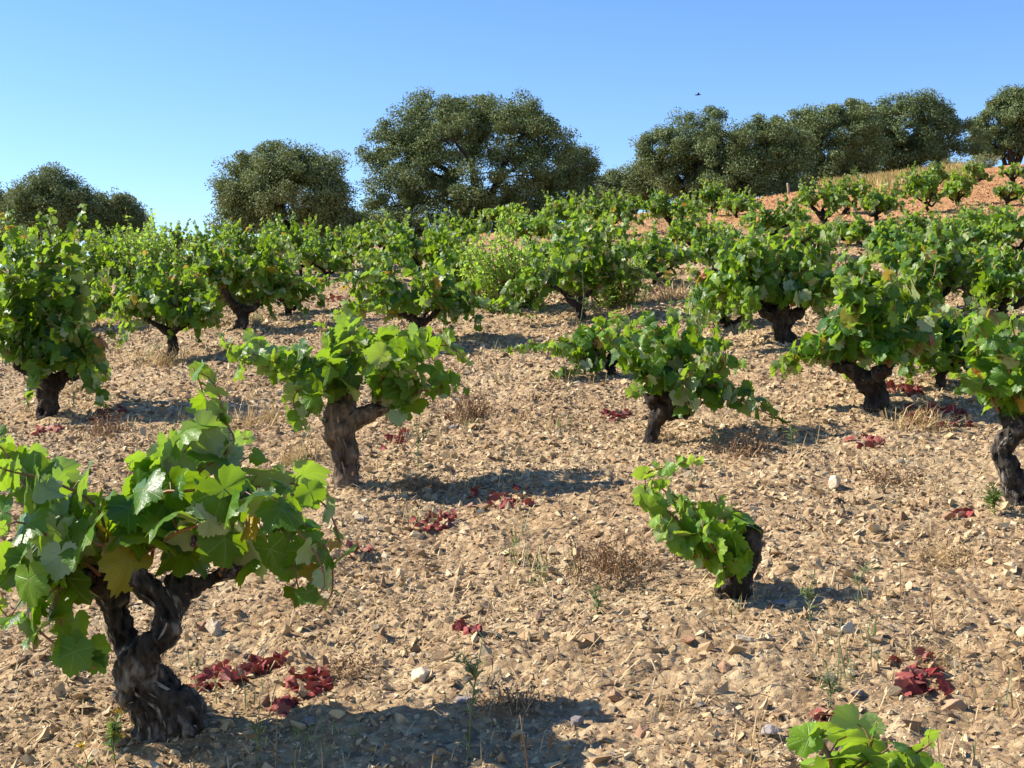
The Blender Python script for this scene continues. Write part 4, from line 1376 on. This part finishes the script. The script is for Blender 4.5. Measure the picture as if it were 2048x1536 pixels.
def build_tuft(label, px, r_px, h_px, n, mat='straw', name='grass_tuft', cat='grass tuft', twig=False):
    base = on_ground(*px)
    mp = base[1] / F
    R, H = r_px * mp, h_px * mp
    b = np.stack([rng.normal(0, R * .42, n), rng.normal(0, R * .42, n), np.zeros(n)], -1)
    b[:, 2] = ground_z(base[0] + b[:, 0], base[1] + b[:, 1]) - base[2] - 0.005
    dr = rng.normal(0, 1, (n, 3)); dr[:, 2] = 0
    dr *= R * rng.uniform(.2, .95, n)[:, None]
    up = np.array([0, 0, 1.0]) * (H * (0.1 + 0.85 * rng.uniform(0, 1, n) ** 2.0))[:, None]
    w = rng.normal(0, 1, (n, 3)); w[:, 2] = 0
    w /= np.linalg.norm(w, axis=1)[:, None]
    w *= (0.0016 if twig else 0.0026) * (0.6 + base[1] * 0.11)
    mid = b + up * 0.62 + dr * 0.35 + rng.normal(0, H * .08, (n, 3))
    tip = b + up * rng.uniform(0.75, 1, n)[:, None] + dr
    V = np.stack([b - w, b + w, mid + w * .8, mid - w * .8, tip], 1).reshape(-1, 3)
    i = np.arange(n)[:, None] * 5
    T = np.concatenate([i + [0, 1, 2], i + [0, 2, 3], i + [3, 2, 4]], 1).reshape(-1, 3)
    if twig:   # seed heads at some tips
        k = rng.uniform(0, 1, n) < 0.8
        V2, T2 = small_leaves(np.repeat(tip[k], 3, 0), rng.normal(0, 1, (3 * int(k.sum()), 3)), 0.012 * (0.6 + base[1] * 0.08), 0.35)
        T = np.vstack([T, T2 + len(V)])
        V = np.vstack([V, V2])
    return thing(name, label, cat, base, None, make_mesh(name, V, T, M[mat]))


TUFTS = [
    ('dry brown ball of twiggy weed beside the peeling-bark vine', (938, 835), 52, 70, 260, 'dry_brown', 'dry_weed', True),
    ('large patch of dry brown twigs left of the small low vine', (1225, 1140), 95, 85, 420, 'dry_brown', 'dry_weed', True),
    ('straw tuft at the left of the peeling-bark trunk', (600, 925), 50, 55, 160, 'straw', 'grass_tuft', False),
    ('straw tuft behind the big vine’s upper shoot', (520, 850), 70, 70, 200, 'straw', 'grass_tuft', False),
    ('dry tuft at the foot of the forked black trunk', (330, 735), 45, 60, 150, 'straw', 'grass_tuft', False),
    ('pale straw patch in the dry grass hollow', (1345, 600), 60, 45, 240, 'straw', 'grass_tuft', False),
    ('brown tangle of dead stalks above the lower right red litter', (1850, 1310), 60, 40, 160, 'straw', 'grass_tuft', False),
    ('straw tuft by the red leaves near the left-edge vine', (215, 870), 48, 60, 170, 'dry_brown', 'dry_weed', True),
    ('straw tuft under the reddened lower leaves at right', (1840, 850), 70, 55, 240, 'straw', 'grass_tuft', False),
    ('dry weed in the shadow behind the peeling-bark trunk', (850, 975), 60, 50, 220, 'dry_brown', 'dry_weed', True),
    ('dry tuft in the shadow of the knobbly vine', (1490, 905), 60, 60, 220, 'dry_brown', 'dry_weed', True),
    ('brown dry weeds standing tall under the biggest oak', (1078, 462), 22, 48, 120, 'dry_brown', 'dry_weed', True),
    ('straw scrap beside the sunken trunk of the knobbly vine', (1345, 880), 30, 24, 90, 'straw', 'grass_tuft', False),
    ('yellow straw in the gravel near the right edge', (1900, 1120), 80, 40, 200, 'straw', 'grass_tuft', False),
    ('dead grass clump at the bottom left corner', (360, 1545), 40, 50, 110, 'straw', 'grass_tuft', False),
    ('brown seedheads in the foreground shadow', (1020, 1420), 60, 60, 150, 'dry_brown', 'dry_weed', True),
    ('red-brown wiry weed beside the crumpled red leaves', (700, 1350), 50, 45, 130, 'dry_brown', 'dry_weed', True),
    ('dry tuft on the slope above the knobbly vine’s trailing leaves', (1135, 705), 50, 50, 150, 'dry_brown', 'dry_weed', True),
    ('grey dry weed behind the small low vine', (1780, 960), 60, 45, 170, 'dry_brown', 'dry_weed', True),
]
for label, px, r, h, n, mat, nm, tw in TUFTS:
    build_tuft(label, px, r, h, n, mat, nm, 'dry weed' if nm == 'dry_weed' else 'grass tuft', tw)


# dry straw scattered everywhere, golden grass on the crest ---------------------
def blades(x, y, L, lift, w, mat, name, upright=False):
    n = len(x)
    z = ground_z(x, y)
    b = np.stack([x, y, z + (0.004 if not upright else -0.01)], -1)
    a = rng.uniform(0, 2 * np.pi, n)
    dr = np.stack([np.cos(a), np.sin(a), np.zeros(n)], -1)
    if upright:
        t = dr * (L * 0.35)[:, None] + np.array([0, 0, 1.0]) * L[:, None]
    else:
        t = dr * L[:, None]
        t[:, 2] = ground_z(x + t[:, 0], y + t[:, 1]) - z + rng.uniform(0, lift, n)
    pr = np.stack([-np.sin(a), np.cos(a), np.zeros(n)], -1) * w[:, None]
    m = b + t * 0.55 + np.array([0, 0, 1.0]) * (L * rng.uniform(0.02, 0.16, n))[:, None]
    V = np.stack([b - pr, b + pr, m + pr, m - pr, b + t], 1).reshape(-1, 3)
    i = np.arange(n)[:, None] * 5
    T = np.concatenate([i + [0, 1, 2], i + [0, 2, 3], i + [3, 2, 4]], 1).reshape(-1, 3)
    setting(name, make_mesh(name, V, T, M[mat]), 'stuff')


x1, y1 = scatter_xy(2.4, 6, 330, 0.7)
x2, y2 = scatter_xy(6, 14, 130, 1.0)
x, y = np.concatenate([x1, x2]), np.concatenate([y1, y2])
k = fbm(np.stack([x, y, x * 0], -1) * 0.9, 2) + rng.uniform(-.4, .4, len(x)) > -0.1
x, y = x[k], y[k]
blades(x, y, 0.05 * np.exp(rng.normal(0, 0.5, len(x))), 0.03, 0.0009 + 0.0002 * y, 'straw', 'dry_straw')
xs_, ys_ = [], []
for d0, d1, dens in ((2.6, 6, 9), (6, 13, 5), (13, 22, 1.6)):
    a, b = scatter_xy(d0, d1, dens, 0.8)
    k = rng.integers(5, 22, len(a))
    xs_.append(np.repeat(a, k) + rng.normal(0, 0.035, k.sum()))
    ys_.append(np.repeat(b, k) + rng.normal(0, 0.035, k.sum()))
x, y = np.concatenate(xs_), np.concatenate(ys_)
half = rng.uniform(0, 1, len(x)) < 0.62
blades(x[half], y[half], 0.05 * np.exp(rng.normal(0, 0.5, half.sum())), 0, 0.0008 + 0.00022 * y[half], 'straw', 'dry_grass', True)
half = (np.floor(x * 3.1) + np.floor(y * 2.3)) % 5 == 0
blades(x[half] + 0.06, y[half], 0.05 * np.exp(rng.normal(0, 0.45, half.sum())), 0, 0.0009 + 0.00025 * y[half], 'weed', 'sparse_weeds', True)
px_ = rng.uniform(1640, 1950, 9000)
d_ = rng.uniform(24.5, 32, 9000)
x, y = (px_ - 1024) / F * d_, d_
k = y > 24.4 + 0.35 * (10 - np.clip(x, 0, 10)) + rng.normal(0, .5, len(x))
x, y = x[k], y[k]
blades(x, y, rng.uniform(0.10, 0.28, len(x)), 0, rng.uniform(0.006, 0.012, len(x)), 'grass_gold', 'golden_grass', True)


# ------------------------------------------------------------------ withered red leaves on the ground
def build_litter(label, px, r_px, n, leaf=0.05, squash=0.5):
    base = on_ground(*px)
    mp = base[1] / F
    R = r_px * mp
    a = np.clip(rng.normal(0, 1, (n, 2)), -1.45, 1.45) * np.array([R * 0.5, R * squash * 1.3])
    pos = np.stack([base[0] + a[:, 0], base[1] + a[:, 1], np.zeros(n)], -1)
    pos[:, 2] = ground_z(pos[:, 0], pos[:, 1]) + rng.uniform(0.004, 0.022, n)
    nrm = rng.normal(0, 0.6, (n, 3)) + np.array([0, 0, 0.75])
    tip = rng.normal(0, 1, (n, 3)); tip[:, 2] *= 0.5
    V, T, uv, _ = place_leaves(pos, tip, nrm, leaf * rng.uniform(0.6, 1.15, n), 'dead')
    return thing('withered_leaf_pile', label, 'dead leaves', base, 'red withered leaf piles', make_mesh('withered_leaf_pile', V - base, T, M['leaf_red'], uv=uv, smooth=True))


LITTER = [
    ('dark red leaf pile closest to the big vine’s trunk, in its shade', (440, 1352), 60, 10),
    ('bright red crumpled leaf pile in the middle of the big vine’s shadow', (525, 1322), 52, 10),
    ('largest red leaf pile lying in sun and shade of the big vine', (615, 1375), 50, 12),
    ('small pinkish curled leaf pile in front of the largest red pile', (562, 1415), 26, 5),
    ('wide dark red leaf pile in the shadow of the peeling-bark vine', (1000, 1005), 80, 16),
    ('red leaf pile downhill of the peeling-bark vine’s shadow', (868, 1048), 48, 11),
    ('two red leaves by themselves under the hanging leaves of the big vine', (722, 1112), 26, 4),
    ('small red leaf pile alone in the centre foreground gravel', (942, 1272), 34, 5),
    ('pinkish red leaf pile in the lower right gravel', (1832, 1345), 62, 11),
    ('rust red scraps just above the bottom right corner vine', (1665, 1448), 44, 5),
    ('red leaf scatter beside the leftmost vine’s stump', (205, 838), 60, 12),
    ('dull red scraps behind the big vine’s left leaves', (95, 868), 35, 5),
    ('pink leaf scatter under the vine with reddened lower leaves', (1870, 838), 75, 15),
    ('dark red leaves at the stump of the vine with reddened lower leaves', (1800, 795), 50, 9),
    ('red scraps on the open slope right of the knobbly vine', (1735, 892), 40, 6),
    ('few red leaves beside two square stones near the right edge', (1935, 1032), 34, 5),
    ('faded pink leaves on the open ground left of the knobbly vine', (1235, 830), 34, 6),
    ('faded pink leaf scatter right of the peeling-bark vine', (800, 880), 50, 6),
    ('rusty leaves at the rim of the dry grass hollow', (1310, 585), 45, 10),
    ('red dots of leaves on the bare slope above the peeling-bark vine', (670, 600), 40, 7),
]
for label, px, r, n in LITTER:
    build_litter(label, px, r * 1.05, int(n * 2.0), 0.027 if px[1] > 900 else 0.035)


# ------------------------------------------------------------------ single larger stones
def build_stone(label, px, r_px, mat, flat=0.6):
    base = on_ground(*px)
    r = r_px * base[1] / F
    V, T = hull_stone(rng, 13, flat)
    bm = bmesh.new()
    vs = [bm.verts.new(v) for v in V]
    for t in T:
        bm.faces.new([vs[i] for i in t])
    bmesh.ops.bevel(bm, geom=bm.edges[:], offset=0.05, segments=1, affect='EDGES')
    bmesh.ops.triangulate(bm, faces=bm.faces)
    bmesh.ops.subdivide_edges(bm, edges=bm.edges[:], cuts=1)
    bmesh.ops.triangulate(bm, faces=bm.faces)
    bm.verts.index_update()
    V = np.array([v.co[:] for v in bm.verts]) * r
    T = np.array([[v.index for v in f.verts] for f in bm.faces])
    bm.free()
    V = V + (fbm(V / r * 3 + px[0], 2) * r * 0.05)[:, None]
    V = V @ rand_rot(1, 0.25)[0].T + np.array([0, 0, r * flat * 0.35])
    thing('stone', label, 'stone', base, 'larger stones in the gravel', make_mesh('stone', V, T, M[mat]))


STONES = [
    ('pale pointed stone standing on open ground at right', (1668, 972), 24, 'rock_pale', 0.9),
    ('reddish rounded stone below the pinkish red leaf pile', (1905, 1402), 30, 'rock_rust', 0.7),
    ('pale block of stone in the gravel below the small low vine', (1490, 1300), 24, 'rock_pale', 0.8),
    ('rusty flat slab below the pale block', (1446, 1350), 30, 'rock_rust', 0.35),
    ('long tan slab in front of the biggest red leaf piles', (842, 1355), 38, 'rock_pale', 0.4),
    ('purplish grey stone touching the bottom right leaves', (1542, 1482), 32, 'rock_grey', 0.55),
    ('rough pale stone at the end of the small low vine’s shadow', (1695, 1268), 28, 'rock_pale', 0.75),
    ('flat rusty stone left of the pale block', (1378, 1296), 24, 'rock_rust', 0.5),
    ('square tan stone among red leaves, first of two near the right edge', (1808, 1042), 17, 'rock_rust', 0.8),
    ('square pinkish stone, second of two near the right edge', (1898, 1040), 18, 'rock_rust', 0.7),
    ('dark brown stone in the lower right gravel', (1715, 1382), 24, 'rock_grey', 0.5),
    ('grey stone in the dark shade of the small low vine', (1568, 1212), 26, 'rock_grey', 0.4),
    ('rust brown stone in the centre foreground gravel', (1028, 1330), 20, 'rock_rust', 0.6),
    ('brown wedge stone right of the pale weed', (1078, 1254), 18, 'rock_rust', 0.7),
    ('pale angular stone beside the hanging leaves of the big vine', (428, 1262), 26, 'rock_pale', 0.7),
    ('flat tan stone right of the big twisted trunk', (400, 1258), 20, 'rock_rust', 0.5),
    ('upright slate shard in the foreground shadow', (1155, 1462), 22, 'rock_grey', 1.0),
    ('grey stone half sunk in the foreground shadow', (925, 1410), 26, 'rock_grey', 0.5),
    ('brown stone below the dead brown forked weed', (1230, 1408), 22, 'rock_rust', 0.7),
    ('pale chip of stone on the slope below the peeling-bark vine', (908, 1048), 14, 'rock_pale', 0.7),
    ('brownish stone behind the tip of the small low vine', (1505, 1020), 16, 'rock_rust', 0.7),
    ('pale stone slab in the shadow just right of the big trunk', (620, 1450), 26, 'rock_grey', 0.35),
    ('rusty stone at the right edge of the foreground shadow', (1285, 1480), 24, 'rock_rust', 0.6),
    ('dark stone right of the dry brown ball of twigs', (905, 852), 14, 'rock_grey', 0.6),
]
for s in STONES:
    build_stone(*s)

# ------------------------------------------------------------------ stake and bird
d = 27.0
b = np.array([(1577 - 1024) / F * d, d, 0]); b[2] = gz(b[0], d)
top = P3(1575, 366, d)
V, T = tube(smooth_path(np.array([b - [0, 0, .1], (b + top) / 2 + [.01, 0, 0], top]), 8), [.03, .03, .029, .028, .028, .027, .026, .022], 8, True, 0.12)
thing('wooden_stake', 'thin weathered wooden stake standing in front of the grove', 'stake', b, None, make_mesh('wooden_stake', V - b, T, M['wood'], smooth=True))


def build_bird():
    c = P3(1396, 190, 60)
    root = thing('bird', 'tiny dark bird flying high in the blue sky above the grove', 'bird', c)
    p = np.array([[-.16, 0, 0], [-.08, 0, .005], [0, 0, .01], [.07, 0, .01], [.11, 0, .02], [.14, 0, .018]])
    V, T = tube(smooth_path(p, 12), np.interp(np.linspace(0, 1, 12), [0, .2, .5, .75, .85, 1], [.006, .02, .034, .022, .022, .004]), 8)
    link('body', make_mesh('body', V, T, M['feather'], smooth=True), root)
    for s in (-1, 1):
        V = np.array([[.05, 0, .02], [-.04, 0, .02], [-.02, s * .12, .07], [.05, s * .12, .075], [-.06, s * .25, .05], [-.02, s * .25, .052]])
        V = np.vstack([V, V - [0, 0, .006]])
        T = np.array([[0, 1, 2], [0, 2, 3], [3, 2, 4], [3, 4, 5], [6, 8, 7], [6, 9, 8], [9, 10, 8], [9, 11, 10], [0, 3, 9], [0, 9, 6], [3, 5, 11], [3, 11, 9], [1, 8, 2], [1, 7, 8], [2, 10, 4], [2, 8, 10], [4, 10, 11], [4, 11, 5]])
        link('wing', make_mesh('wing', V, T, M['feather']), root)


build_bird()
